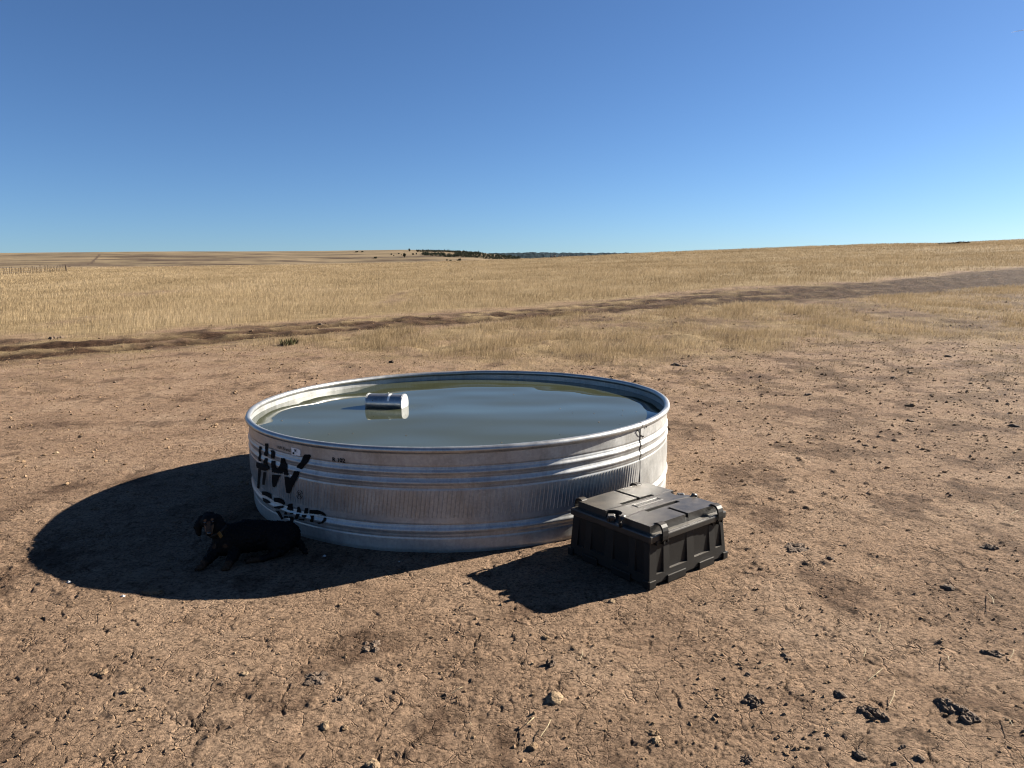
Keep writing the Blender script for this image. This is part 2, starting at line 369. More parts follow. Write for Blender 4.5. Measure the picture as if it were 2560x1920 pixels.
def grass_material():
    m, n, l, b = new_mat('dry_straw')
    a = n.new('ShaderNodeAttribute'); a.attribute_name = 'tone'
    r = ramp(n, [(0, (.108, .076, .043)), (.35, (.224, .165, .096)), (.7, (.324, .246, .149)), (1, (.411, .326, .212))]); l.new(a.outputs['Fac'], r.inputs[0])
    d = n.new('ShaderNodeBsdfDiffuse'); t = n.new('ShaderNodeBsdfTranslucent'); mx = n.new('ShaderNodeMixShader'); mx.inputs[0].default_value = .32
    l.new(r.outputs[0], d.inputs[0]); l.new(r.outputs[0], t.inputs[0]); l.new(d.outputs[0], mx.inputs[1]); l.new(t.outputs[0], mx.inputs[2])
    l.new(mx.outputs[0], n['Material Output'].inputs[0]); n.remove(b)
    return m
M_GRASS = grass_material()

def water_material():
    m, n, l, b = new_mat('murky_water')
    tc = n.new('ShaderNodeTexCoord')
    b.inputs['Base Color'].default_value = (.034, .038, .022, 1); b.inputs['Roughness'].default_value = .015
    b.inputs['IOR'].default_value = 1.33; b.inputs['Specular IOR Level'].default_value = .22
    mp = N(n, 'ShaderNodeMapping'); mp.inputs['Scale'].default_value = (.55, .85, 1); mp.inputs['Rotation'].default_value = (0, 0, .15); l.new(tc.outputs['Object'], mp.inputs[0])
    a = N(n, 'ShaderNodeTexNoise', i_Scale=1.7, i_Detail=1, i_Roughness=.35); l.new(mp.outputs[0], a.inputs['Vector'])
    c = N(n, 'ShaderNodeTexNoise', i_Scale=14, i_Detail=2, i_Roughness=.5); l.new(mp.outputs[0], c.inputs['Vector'])
    b1 = N(n, 'ShaderNodeBump', i_Strength=.95, i_Distance=.035); l.new(a.outputs['Fac'], b1.inputs['Height'])
    b2 = N(n, 'ShaderNodeBump', i_Strength=.03, i_Distance=.006); l.new(c.outputs['Fac'], b2.inputs['Height']); l.new(b1.outputs[0], b2.inputs['Normal'])
    l.new(b2.outputs[0], b.inputs['Normal'])
    return m
M_WATER = water_material()

# ------------------------------------------------------------------ the ground: one sheet from behind the camera to the horizon
def build_ground():
    ys = [-300, -120, -50, -22, -10, -5, -2.5, -1, 0, .6, 1.1, 1.45]
    y = 1.7
    while y < 200:
        ys.append(y); y += max(.0062, y * y / 2300)
    ys += list(np.geomspace(200, 7000, 90))
    ys = np.array(ys)
    core = np.linspace(-.83, .83, 1010)
    out = .83 + np.geomspace(.01, 6.5, 34)
    us = np.concatenate([-out[::-1], core, out])
    U, Y = np.meshgrid(us, ys)
    X = U * np.where(Y > 1.7, Y + .5, 2.2 + (1.7 - Y) * 1.0)
    step = np.maximum(np.gradient(ys)[:, None] * np.ones_like(U), np.abs(np.gradient(X, axis=1)))
    Z = macro(X, Y) + micro(X, Y, step)
    field, strip, trail, fringe, stub, frac = zones(X, Y)
    far = sstep(DC + 40, DC + 130, Y)
    straw = np.clip(field + strip * .85 * (.35 + .65 * sstep(-.5, .3, fbm(X / .9 + 4, Y / 1.3, 3))) + .30 * fringe + stub, 0, 1)
    # disturbed darker bands on the far side
    stain = np.zeros_like(X)
    H = [(at(a, b, DC + 60)) for a, b in ((0, 660), (60, 662), (150, 664), (215, 657))]
    band = sstep(230, 280, Y) * (1 - sstep(400, 620, Y)) * sstep(-.1, .35, fbm(X / 45, Y / 30, 4)) * (1 - sstep(20, 120, X)) * (.35 + .65 * (1 - sstep(-190, -60, X)))
    stain = np.maximum(stain, .65 * band)
    T = np.array([at(a, b, DC + 40) for a, b in ((170, 668), (218, 662), (232, 655), (240, 645), (248, 638), (262, 635))])
    d = np.full(X.shape, 1e9)
    for A, B in zip(T, T[1:]):
        ab = B[:2] - A[:2]; t = np.clip(((X - A[0]) * ab[0] + (Y - A[1]) * ab[1]) / (ab @ ab), 0, 1)
        d = np.minimum(d, np.hypot(X - A[0] - t * ab[0], Y - A[1] - t * ab[1]))
    stain = np.maximum(stain, .85 * (1 - sstep(.4, 1.3, d / .9)) * (Y > DC))
    nr, nc = X.shape
    V = np.stack([X, Y, Z], -1).reshape(-1, 3)
    i = np.arange(nr * nc).reshape(nr, nc)
    Q = np.stack([i[:-1, :-1], i[:-1, 1:], i[1:, 1:], i[1:, :-1]], -1).reshape(-1, 4)
    me = np_mesh('ground', V, Q, smooth=True, attrs=dict(straw=straw.ravel(), trail=(trail * np.clip(.68 + .22 * sstep(4, 16, X) + .75 * np.exp(-((frac - .20) / .13) ** 2) + .7 * np.exp(-((frac - .56) / .09) ** 2) + .55 * sstep(8, 22, X) * sstep(.5, .75, frac) + .38 * fbm(X / 1.5, Y / 1.3, 3), 0, 1)).ravel(), trodden=(sstep(-.05, .5, fbm(X / .62 + 21, Y / .8, 5, .62) - .34 + .42 * sstep(.5, 4, X)) * (Y < 60)).ravel(), far=far.ravel(), stain=stain.ravel()))
    tag(link('ground', me, M_GROUND), kind='structure')
build_ground()

# ------------------------------------------------------------------ dry grass
def build_grass():
    def sample(n, y0, y1, power):
        q = rng.random(n)
        k = 2 - power
        Y = (y0 ** k + q * (y1 ** k - y0 ** k)) ** (1 / k)
        X = rng.uniform(-.80, .80, n) * (Y + .5)
        return X, Y
    B = []
    def blades(X, Y, height, width, tone, lean):
        n = len(X)
        if not n: return
        Z = macro(X, Y) + micro(X, Y, np.maximum(Y * Y / 2300, .02)) - .01
        az = rng.uniform(0, 2 * np.pi, n)
        wx, wy = np.cos(az) * width * .5, np.sin(az) * width * .5
        la = rng.normal(.3, 1.1, n); lm = np.abs(rng.normal(lean, lean * .6, n)) * height
        lx, ly = np.cos(la) * lm, np.sin(la) * lm
        b = np.stack([X, Y, Z], -1)
        wv = np.stack([wx, wy, 0 * wx], -1)
        m = b + np.stack([lx * .35, ly * .35, height * .55], -1)
        t = b + np.stack([lx, ly, height * .97], -1)
        V = np.stack([b - wv, b + wv, m + wv * .7, m - wv * .7, t], 1).reshape(-1, 3)
        o = 5 * np.arange(n)[:, None]
        T = np.concatenate([o + np.array([[0, 1, 2]]), o + np.array([[0, 2, 3]]), o + np.array([[3, 2, 4]])], 0)
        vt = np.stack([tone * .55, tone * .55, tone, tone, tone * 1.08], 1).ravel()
        B.append((V, T, vt))
    # the open field beyond the track
    X, Y = sample(640000, 15, 158, 1.45)
    f, s, tr, fr, st, _ = zones(X, Y)
    patch = sstep(-.75, .15, fbm(X / 2.2, Y / 3.6, 3))
    k = rng.random(len(X)) < f * (.35 + .65 * patch)
    X, Y, patch, fk = X[k], Y[k], patch[k], f[k]
    big = fbm(X / 7, Y / 12, 3)
    tone = np.clip(.60 - .20 * sstep(-.3, .45, X / Y) + .26 * big + .12 * fbm(X / 1.6, Y / 3, 2) + rng.normal(0, .19, len(X)), .03, 1)
    hh = (.11 + .13 * rng.random(len(X))) * (.8 + .35 * patch) * (1 + .25 * big) * (.3 + .7 * fk)
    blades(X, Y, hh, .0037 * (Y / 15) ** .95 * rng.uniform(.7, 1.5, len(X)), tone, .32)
    # the shorter strip this side of the track
    X, Y = sample(620000, 8, 42, 1.5)
    f, s, tr, fr, st, _ = zones(X, Y)
    patch = sstep(-.6, .3, fbm(X / 1.1 + 4, Y / 1.8, 3))
    k = rng.random(len(X)) < s * (1 - f) * (.30 + .70 * patch)
    X, Y, patch, s = X[k], Y[k], patch[k], s[k]
    tone = np.clip(.52 + .26 * fbm(X / 2.2, Y / 3, 3) + rng.normal(0, .18, len(X)), .05, 1)
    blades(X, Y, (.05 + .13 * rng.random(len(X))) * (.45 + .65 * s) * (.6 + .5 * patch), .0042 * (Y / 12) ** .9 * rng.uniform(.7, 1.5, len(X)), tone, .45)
    # stubble on the trodden margin and in the track
    X, Y = sample(330000, 5.5, 45, 1.6)
    f, s, tr, fr, st, _ = zones(X, Y)
    clump = sstep(.0, .45, fbm(X / .33, Y / .33, 3))
    k = rng.random(len(X)) < (1 - f) * (1 - s) * np.clip(fr * .9 + st * 1.1 + .035 * sstep(5, 9, Y), 0, 1) * (.12 + .88 * clump)
    d = np.hypot(X - TC[0], Y - TC[1]); k &= d > 1.75
    X, Y = X[k], Y[k]
    tone = np.clip(.36 + .2 * fbm(X / .9, Y / .9, 2) + rng.normal(0, .18, len(X)), .02, 1)
    blades(X, Y, (.018 + .055 * rng.random(len(X)) ** 1.5) * np.where(Y > 8, 1.25, .8), .004 * (Y / 9) ** .9 * rng.uniform(.7, 1.4, len(X)), tone, .8)
    V, T, A, o = [], [], [], 0
    for v, t, a in B:
        V.append(v); T.append(t + o); A.append(a); o += len(v)
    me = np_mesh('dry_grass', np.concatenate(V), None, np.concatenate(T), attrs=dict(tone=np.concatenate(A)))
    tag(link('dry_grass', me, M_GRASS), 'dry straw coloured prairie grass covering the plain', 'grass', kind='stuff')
    # loose straws lying on the bare dirt
    bm = bmesh.new()
    for px, py, dx, dy in ((2170, 1708, 35, -22), (2222, 1768, 14, -30), (2196, 1585, 1, -22), (1352, 1850, 26, -36), (1450, 1655, 6, -18), (2158, 1650, 3, -20), (2470, 1490, 14, 32), (2526, 1290, 20, -8), (2178, 1425, 24, -6),
                           (2525, 1650, 8, -14), (2420, 1285, 20, -10), (1335, 1800, -18, 26), (1165, 1815, 14, 10), (1900, 1680, 30, -10), (1130, 1740, 28, -12), (2360, 1640, 12, 26), (2080, 1820, 20, 6), (2505, 1800, 26, 30)):
        a, b_ = at(px, py), at(px + dx, py + dy)
        a[2] += .008; b_[2] += .018
        mid = (a + b_) / 2 + np.array([.006, 0, .006])
        add_tube(bm, [a, mid, b_], [.0016, .0014, .0008], 5)
    tag(link('loose_straw', bm_mesh('loose_straw', bm), M_STRAW), 'pale loose straws scattered on the bare cracked dirt', 'straw', kind='stuff')
build_grass()

# ------------------------------------------------------------------ clods, dung and stones
def rock_mesh(name, seed, size, sub=3, rough=.35, flat=.65):
    bm = bmesh.new(); bmesh.ops.create_icosphere(bm, subdivisions=sub, radius=1)
    co = np.array([v.co for v in bm.verts])
    o = seed * 7.7
    d = 1 + rough * (fbm(co[:, 0] * 1.3 + o, co[:, 1] * 1.3 + co[:, 2] * 1.7 - o, 3) + .5 * fbm(co[:, 2] * 2.6 + o, co[:, 0] * 2.6 - co[:, 1] * 2.1, 2)) + .10 * rough * perlin(co[:, 0] * 9 + o, co[:, 1] * 9 + co[:, 2] * 7)
    co = co * d[:, None] * np.array(size)
    co[:, 2] = np.where(co[:, 2] < 0, co[:, 2] * .5, co[:, 2])
    for v, c in zip(bm.verts, co): v.co = c
    return bm_mesh(name, bm, True)

def px_size(P): return np.linalg.norm(P - CAM) / F_PX
def clod(px, py, wpx, hpx, name, mat, label, cat='clod', group=None, rough=.4, pieces=1):
    P = at(px, py)
    k = px_size(P); sx, sz = wpx * k * .44, hpx * k * .40
    bm_list = []
    z = macro(P[0], P[1]) + float(micro(np.array([P[0]]), np.array([P[1]]), np.array([.01]))[0])
    sd = px * .37 + py * .11
    if pieces == 1:
        me = rock_mesh(name, sd, (sx, sx * .8, sz), 3, rough)
    else:
        V, T, o = [], [], 0
        rr = np.random.default_rng(int(px * 13 + py))
        for q in range(pieces * 2 if pieces > 4 else pieces):
            f = rr.uniform(.14, .46)
            m_ = rock_mesh('tmp', sd + q * 3.1, (sx * f, sx * f * .8, sz * rr.uniform(.5, 1.0)), 2, rough)
            c = np.empty(len(m_.vertices) * 3, np.float32); m_.vertices.foreach_get('co', c); c = c.reshape(-1, 3)
            c = c + np.array([rr.uniform(-.75, .75) * sx, rr.uniform(-.6, .6) * sx, 0])
            t = np.empty(len(m_.polygons) * 3, np.int32); m_.loops.foreach_get('vertex_index', t)
            V.append(c); T.append(t.reshape(-1, 3) + o); o += len(c); bpy.data.meshes.remove(m_)
        me = np_mesh(name, np.concatenate(V), None, np.concatenate(T))
    o = link(name, me, mat); o.location = (P[0], P[1], z - sz * .08); o.rotation_euler = (0, 0, px % 6.28)
    return tag(o, label, cat, group)

DG = 'dark dung and clods lying on the bare dirt'
G1, G2 = 'pale crusted clods on the bare dirt', 'small brown clods on the bare dirt'
CL = [  # px, py, width, height, name, material, label, group, pieces
 (1376, 1668, 34, 42, 'dung_clod', M_DUNG, 'tall dark knobbly dung clod with a long shadow, on the dirt below the box shadow', DG, 5),
 (1378, 1645, 22, 14, 'dung_clod', M_DUNG, 'flat dark dung piece just behind the tall knobbly dung clod', DG, 3),
 (1367, 1560, 24, 16, 'dung_clod', M_DUNG, 'small dark notched dung clod closest to the pointed end of the box shadow', DG, 2),
 (1365, 1602, 22, 14, 'dirt_clod', M_CLOD, 'round brown clod between the notched dung clod and the tall knobbly one', G2, 1),
 (1336, 1660, 28, 18, 'dirt_clod', M_PALE, 'small pale crumbly clod beside the tall knobbly dung clod', G1, 2),
 (1386, 1752, 50, 26, 'dirt_clod', M_PALE, 'broad pale crusted clod with a black shadow, below the tall dung clod', G1, 1),
 (1326, 1790, 30, 22, 'dirt_clod', M_CLOD, 'brown clod with a hollow dark face, near the broad pale clod', G2, 2),
 (932, 1915, 40, 26, 'dirt_clod', M_PALE, 'pale pointed clod cut off by the bottom edge of the view', G1, 1),
 (812, 1815, 28, 24, 'dirt_clod', M_PALE, 'pale upright clod in front of the tank with a smaller cube clod beside it', G1, 1),
 (862, 1822, 20, 14, 'dirt_clod', M_CLOD, 'small cube shaped clod beside the pale upright clod', G2, 1),
 (928, 1618, 56, 16, 'dung_heap', M_DUNG, 'long low dark dung heap on the dirt straight below the tank', DG, 9),
 (785, 1698, 70, 18, 'dung_heap', M_DUNG, 'longest flattened dung heap, below the tank shadow edge', DG, 10),
 (852, 1752, 30, 16, 'dung_heap', M_DUNG, 'small dung heap just below the longest flattened heap', DG, 5),
 (815, 1762, 26, 14, 'dirt_clod', M_CLOD, 'low brown clod next to the small dung heap', G2, 2),
 (860, 1640, 28, 18, 'dirt_clod', M_CLOD, 'pair of brown lumps next to the long low dung heap', G2, 3),
 (1136, 1745, 34, 20, 'dirt_clod', M_CLOD, 'brown clod wrapped in a curled straw', G2, 2),
 (1110, 1735, 26, 14, 'dung_clod', M_DUNG, 'dark clod beside the clod wrapped in a straw', DG, 2),
 (1332, 1868, 26, 24, 'dirt_clod', M_CLOD, 'brown clod with a straw sticking up out of it', G2, 1),
 (1420, 1866, 40, 18, 'dirt_clod', M_PALE, 'low pale clod beside the clod with the straw', G1, 2),
 (1640, 1855, 24, 18, 'dirt_clod', M_PALE, 'small pale round clod with a crack running out below it', G1, 1),
 (1632, 1838, 26, 10, 'dirt_clod', M_CLOD, 'thin brown crust piece just above the small pale round clod', G2, 1),
 (1792, 1800, 34, 26, 'dirt_clod', M_CLOD, 'grey brown clod with a dark face, halfway from the box to the bottom corner', G2, 2),
 (1880, 1755, 56, 22, 'dung_heap', M_DUNG, 'broken dark dung heap directly above the grey brown clod', DG, 8),
 (1876, 1680, 36, 20, 'dung_clod', M_DUNG, 'dark dung clod with a straw across it, below the box', DG, 3),
 (1968, 1645, 40, 16, 'dung_clod', M_DUNG, 'flat dark dung disc lying alone well below the box', DG, 3),
 (1626, 1815, 26, 14, 'dirt_clod', M_CLOD, 'line of three low brown lumps with a dry stem behind', G2, 3),
 (2102, 1742, 32, 16, 'dung_clod', M_DUNG, 'smooth dark dung clod with a pointed end', DG, 1),
 (2184, 1792, 60, 24, 'dung_heap', M_DUNG, 'dark heap of dung and dirt below the straw standing upright', DG, 8),
 (2388, 1785, 84, 26, 'dung_heap', M_DUNG, 'biggest black dung heap, alone towards the bottom corner', DG, 12),
 (2258, 1880, 30, 16, 'dung_clod', M_DUNG, 'dark oval dung clod sloping towards the bottom corner', DG, 2),
 (2150, 1893, 30, 16, 'dung_clod', M_DUNG, 'round dark dung clod close above the bottom edge', DG, 1),
 (2230, 1914, 40, 18, 'dung_clod', M_DUNG, 'big dark clod half cut off by the bottom edge', DG, 2),
 (2296, 1906, 26, 14, 'dung_clod', M_DUNG, 'small black clod at the bottom edge beside the half cut off one', DG, 1),
 (1868, 1905, 40, 16, 'dung_heap', M_DUNG, 'low scattered dung heap at the bottom edge below the grey brown clod', DG, 6),
 (2006, 1880, 40, 18, 'dirt_clod', M_CLOD, 'crumbled brown clod between the bottom edge and the dark heap', G2, 4),
 (320, 1735, 22, 14, 'dirt_clod', M_PALE, 'small pale clod alone on the cracked dirt below the tank shadow', G1, 1),
 (255, 1690, 24, 12, 'dirt_clod', M_CLOD, 'low brown crumb beyond the small pale clod on cracked dirt', G2, 1),
 (560, 1716, 30, 14, 'dung_clod', M_DUNG, 'dark ragged clod on the cracked dirt with a hooked crack below', DG, 3),
 (612, 1690, 20, 10, 'dirt_clod', M_PALE, 'pale flake beside the dark ragged clod', G1, 1),
 (1530, 1505, 20, 10, 'dirt_clod', M_PALE, 'pale chip lying along the edge of the box shadow', G1, 1),
 (2480, 1635, 44, 14, 'dung_heap', M_DUNG, 'flat dark dung patch near the side edge above the biggest heap', DG, 6),
 (1985, 1374, 80, 16, 'dung_heap', M_DUNG, 'long dark dung line on the dirt just beyond the box', DG, 11),
 (2107, 1366, 26, 10, 'dung_clod', M_DUNG, 'small bent dung piece past the long dung line', DG, 2),
 (2075, 1400, 16, 12, 'dung_clod', M_DUNG, 'round black dung ball near the long dung line', DG, 1),
 (2370, 1466, 32, 14, 'dung_clod', M_DUNG, 'arched black dung clod on open dirt between box and side edge', DG, 1),
 (2480, 1368, 46, 14, 'dung_heap', M_DUNG, 'ragged dung heap on open dirt near the side edge', DG, 7),
 (2373, 1239, 30, 12, 'dung_clod', M_DUNG, 'black dung clod beyond the box on the level of its lid', DG, 2),
 (1688, 914, 34, 18, 'stone', M_DUNG, 'large dark stone of a pair behind the tank rim, next to the grass edge', None, 1),
 (1712, 915, 20, 12, 'stone', M_DUNG, 'smaller dark stone of the pair behind the tank rim', None, 1),
 (2276, 1014, 24, 18, 'stone', M_CLOD, 'lone grey brown rounded stone standing on the dirt beyond the box', None, 1),
 (2066, 938, 28, 14, 'stone', M_CLOD, 'low brown stone at the grass edge beside the dry tuft', None, 2),
 (2233, 945, 14, 10, 'stone', M_DUNG, 'small dark round stone at the edge of the dirt', None, 1),
 (2323, 988, 26, 10, 'dung_clod', M_DUNG, 'dark flat dung clod behind the lone rounded stone', DG, 2),
 (2270, 931, 26, 10, 'dung_clod', M_DUNG, 'dark flat dung clod at the grass edge past the small round stone', DG, 2),
 (2020, 989, 18, 8, 'dung_clod', M_DUNG, 'upper of two thin dung pieces on the dirt behind the box', DG, 1),
 (2026, 1001, 30, 9, 'dung_clod', M_DUNG, 'lower and longer of two thin dung pieces on the dirt behind the box', DG, 2),
 (2278, 1053, 24, 8, 'dung_clod', M_DUNG, 'thin black dung piece just below the lone rounded stone', DG, 1),
 (2536, 1066, 26, 12, 'dung_clod', M_DUNG, 'dark dung clod at the side edge level with the tank rim', DG, 1),
 (2515, 1012, 30, 9, 'dung_clod', M_DUNG, 'flat pair of dung pieces near the side edge behind the lone stone', DG, 2),
 (2165, 1115, 18, 8, 'dung_clod', M_DUNG, 'small black dung piece alone on the open dirt past the tank', DG, 1),
 (1850, 1006, 16, 8, 'dung_clod', M_DUNG, 'small dark dung piece closest to the tank rim on the dirt', DG, 1),
 (2370, 892, 16, 9, 'stone', M_DUNG, 'tiny dark stone in front of the grass strip', None, 1),
 (290, 957, 22, 10, 'dung_clod', M_DUNG, 'dark chip with a raised tip on the bare dirt behind the tank shadow', DG, 2),
 (140, 1133, 16, 8, 'dirt_clod', M_PALE, 'small pale clod beyond the far edge of the tank shadow', G1, 1),
 (980, 908, 30, 12, 'dead_twig', M_TWIG, 'dark forked twig on the dirt behind the tank rim', None, 4),
 (897, 920, 18, 7, 'dung_clod', M_DUNG, 'dark dung piece beside the forked twig behind the tank', DG, 2),
 (700, 862, 14, 9, 'dung_clod', M_DUNG, 'dark lump beside the green weed near the track', DG, 2),
 (800, 812, 16, 9, 'stone', M_DUNG, 'dark stone on the far edge of the dirt track', None, 1),
 (140, 846, 38, 13, 'dirt_mound', M_DUNG, 'dark dug mound where the track meets the tall grass', None, 6),
 (383, 1485, 44, 16, 'stone', M_CLOD, 'flat stone slab lying inside the tank shadow near its lower edge', None, 1),
 (308, 1496, 10, 8, 'pebble', M_PEBBLE, 'small pale pebble straddling the lower edge of the tank shadow', None, 1),
 (173, 1458, 10, 8, 'pebble', M_PEBBLE, 'pale pebble in the rounded end of the tank shadow', None, 1),
 (998, 1405, 10, 8, 'pebble', M_PEBBLE, 'white crumbly pebble in the shade at the front of the tank', None, 2),
 (811, 1389, 9, 7, 'pebble', M_PEBBLE, 'white pebble in the shade between the dog and the tank front', None, 1),
 (623, 1228, 6, 5, 'pebble', M_PEBBLE, 'tiny white pebble beside the tank wall behind the dog', None, 1),
]
for px, py, wp, hp, nm, mt, lb, gr, pc in CL:
    clod(px, py, wp, hp, nm, mt, lb, nm.replace('_', ' '), gr, .45, pc)

def build_crumbs():
    base = [rock_mesh('tmp', 50 + i, (1, .85, .7), 1, .6) for i in range(8)]
    data = []
    for m_ in base:
        c = np.empty(len(m_.vertices) * 3, np.float32); m_.vertices.foreach_get('co', c)
        t = np.empty(len(m_.polygons) * 3, np.int32); m_.loops.foreach_get('vertex_index', t)
        data.append((c.reshape(-1, 3), t.reshape(-1, 3))); bpy.data.meshes.remove(m_)
    n = 26000
    k = .35; q = rng.random(n)
    Y = (1.7 ** k + q * (15 ** k - 1.7 ** k)) ** (1 / k); X = rng.uniform(-.82, .82, n) * (Y + .4)
    den = sstep(-.45, .55, fbm(X / .55, Y / .55, 3) + .30 * np.clip(X * .5, -1, 1) - .05 * (Y > 5))
    keep = rng.random(n) < .12 + .88 * den
    keep &= np.hypot(X - TC[0], Y - TC[1]) > TR + .02
    keep &= np.hypot(X - .72, Y - 3.69) > .47
    X, Y = X[keep], Y[keep]; n = len(X)
    sz = .0020 + .0072 * rng.random(n) ** 3.6 + .0009 * np.maximum(Y - 4, 0)
    n2 = 9000; q = rng.random(n2); Y2 = 5 * (22 / 5) ** q; X2 = rng.uniform(-.80, .80, n2) * (Y2 + .4)
    k2 = (rng.random(n2) < (.10 + .9 * sstep(-.3, .5, fbm(X2 / .9, Y2 / 1.2, 3) + .3 * sstep(0, 4, X2) - .25))) & (np.hypot(X2 - TC[0], Y2 - TC[1]) > TR + .1)
    f2, s2, t2, _, _, _ = zones(X2, Y2); k2 &= rng.random(n2) > np.clip(f2 + .7 * s2, 0, 1)
    X, Y = np.concatenate([X, X2[k2]]), np.concatenate([Y, Y2[k2]]); sz = np.concatenate([sz, (.006 + .022 * rng.random(k2.sum()) ** 2.6) * (Y2[k2] / 9) ** .5]); n = len(X)
    z = macro(X, Y) + micro(X, Y, np.maximum(Y * Y / 2300, .0062)) + sz * .15
    V, T, o = [], [], 0
    which = rng.integers(0, 8, n); a = rng.uniform(0, 6.28, n)
    for b in range(8):
        i = np.nonzero(which == b)[0]; c, t = data[b]
        ca, sa = np.cos(a[i])[:, None], np.sin(a[i])[:, None]
        s = sz[i][:, None]
        P = np.stack([(c[None, :, 0] * ca - c[None, :, 1] * sa) * s + X[i][:, None], (c[None, :, 0] * sa + c[None, :, 1] * ca) * s + Y[i][:, None], c[None, :, 2] * s + z[i][:, None]], -1)
        V.append(P.reshape(-1, 3)); T.append((t[None] + (o + len(c) * np.arange(len(i)))[:, None, None]).reshape(-1, 3)); o += len(c) * len(i)
    me = np_mesh('dirt_crumbs', np.concatenate(V), None, np.concatenate(T))
    tag(link('dirt_crumbs', me, M_CRUMB), 'loose brown dirt crumbs strewn over the bare ground', 'dirt crumbs', kind='stuff')
build_crumbs()

# a low green weed near the track
def build_weed():
    P = at(722, 862); k = px_size(P); bm = bmesh.new()
    for i in range(150):
        a, s = random.uniform(0, 6.28), random.random() ** .6 * 20 * k
        b0 = Vector((math.cos(a) * s, math.sin(a) * s * .8, 0)); h = random.uniform(6, 20) * k
        tip = b0 + Vector((random.uniform(-.4, .6) * h, random.uniform(-.4, .4) * h, h)); w_ = Vector((random.uniform(-1, 1), random.uniform(-1, 1), 0)).normalized() * k * 1.1
        bm.faces.new([bm.verts.new(v) for v in (b0 - w_, b0 + w_, b0.lerp(tip, .6) + w_ * .7, tip)])
    o = link('green_weed', bm_mesh('green_weed', bm), M_WEED); o.location = P
    tag(o, 'low green weed tuft beside the dirt track behind the tank', 'weed')
build_weed()

# ------------------------------------------------------------------ stock tank
RIBS = [(.464, .016, .0072), (.405, .016, .0072), (.130, .019, .0085)]     # height, half height, depth of each pressed rib
def wall_r(z):
    r = np.full_like(np.asarray(z, float), TR)
    for c, hw, dp in RIBS:
        t = np.clip(np.abs(z - c) / (hw * 1.25), 0, 1); r = r + dp * np.cos(t * np.pi / 2) ** 2
    for c in (.495, .432, .372, .163, .090): r = r - .003 * np.exp(-((z - c) / .006) ** 2)
    r = r - .006 * np.exp(-(z / .012) ** 2)
    return r
def cyl(theta, z, off=0):
    r = wall_r(z) + off
    return np.stack([TC[0] + r * np.cos(theta), TC[1] + r * np.sin(theta), z], -1)
tank = empty('stock_tank', (0, 0, 0))
tag(tank, 'round galvanised metal stock tank filled with murky water on the bare dirt', 'stock tank')
SEAM = None
def paint_off(z): return .0030 + .0052 * sstep(.190, .206, z) * (1 - sstep(.361, .377, z))
def hit_tank(px, py):
    """the point (angle, height) of the tank's outer wall seen at a pixel"""
    d = ray(px, py); e = CAM[:2] - TC; z = .3
    for _ in range(12):
        rad = float(wall_r(np.array(z))) + float(paint_off(np.array(z)))
        a, b, c = d[0] ** 2 + d[1] ** 2, 2 * (e @ d[:2]), e @ e - rad * rad
        t = (-b - math.sqrt(max(b * b - 4 * a * c, 0))) / (2 * a)
        p = CAM + d * t; z = .5 * z + .5 * p[2]
    return math.atan2(p[1] - TC[1], p[0] - TC[0]), p[2]
SEAM = hit_tank(1600, 1150)[0]

def build_wall():
    z = np.linspace(.0, .585, 235); nt = 720
    th = np.linspace(0, 2 * np.pi, nt, endpoint=False)
    dent = lambda t, zz: .004 * fbm(np.cos(t) * 4 + 5, np.sin(t) * 4 + zz * 3, 2)
    Zo, To = np.meshgrid(z, th, indexing='ij')
    r = wall_r(Zo) + dent(To, Zo)
    def sheet(off, flip):
        rr = r + off
        V = np.stack([TC[0] + rr * np.cos(To), TC[1] + rr * np.sin(To), Zo], -1).reshape(-1, 3)
        i = np.arange(len(z) * nt).reshape(len(z), nt); j = np.roll(i, -1, 1)
        Q = np.stack([i[:-1], j[:-1], j[1:], i[1:]], -1).reshape(-1, 4)
        return V, Q[:, ::-1] if flip else Q
    V0, Q0 = sheet(0, False); V1, Q1 = sheet(-.003, True)
    V, Q = [V0, V1], [Q0, Q1 + len(V0)]
    o = len(V0) + len(V1)
    # the pressed slanting lines of the middle band
    n_s = 396
    for k in range(n_s):
        t0 = 2 * np.pi * k / n_s
        dd = (t0 - SEAM + np.pi) % (2 * np.pi) - np.pi
        if -.02 < dd < .5: continue
        zz = np.linspace(.205, .362, 9); tt = t0 + (zz - .205) / .157 * .0135
        hgt = (.0072 if dd < 0 else .005) * np.sin(np.pi * np.linspace(.06, .94, 9)) ** .35 * (np.clip(-dd * 7, 0, 1) if dd < 0 else 1)
        dw = .0027 / TR
        base = dent(tt, zz)
        A, B_, C_ = cyl(tt - dw, zz, base - .0004), cyl(tt, zz, base + hgt), cyl(tt + dw, zz, base - .0004)
        V.append(np.concatenate([A, B_, C_]))
        i = np.arange(8)
        Q.append(np.concatenate([np.stack([i, i + 9, i + 10, i + 1], -1), np.stack([i + 9, i + 18, i + 19, i + 10], -1)]) + o); o += 27
    me = np_mesh('wall', np.concatenate(V), np.concatenate(Q), smooth=True)
    link('wall', me, M_ZINC, tank)
build_wall()
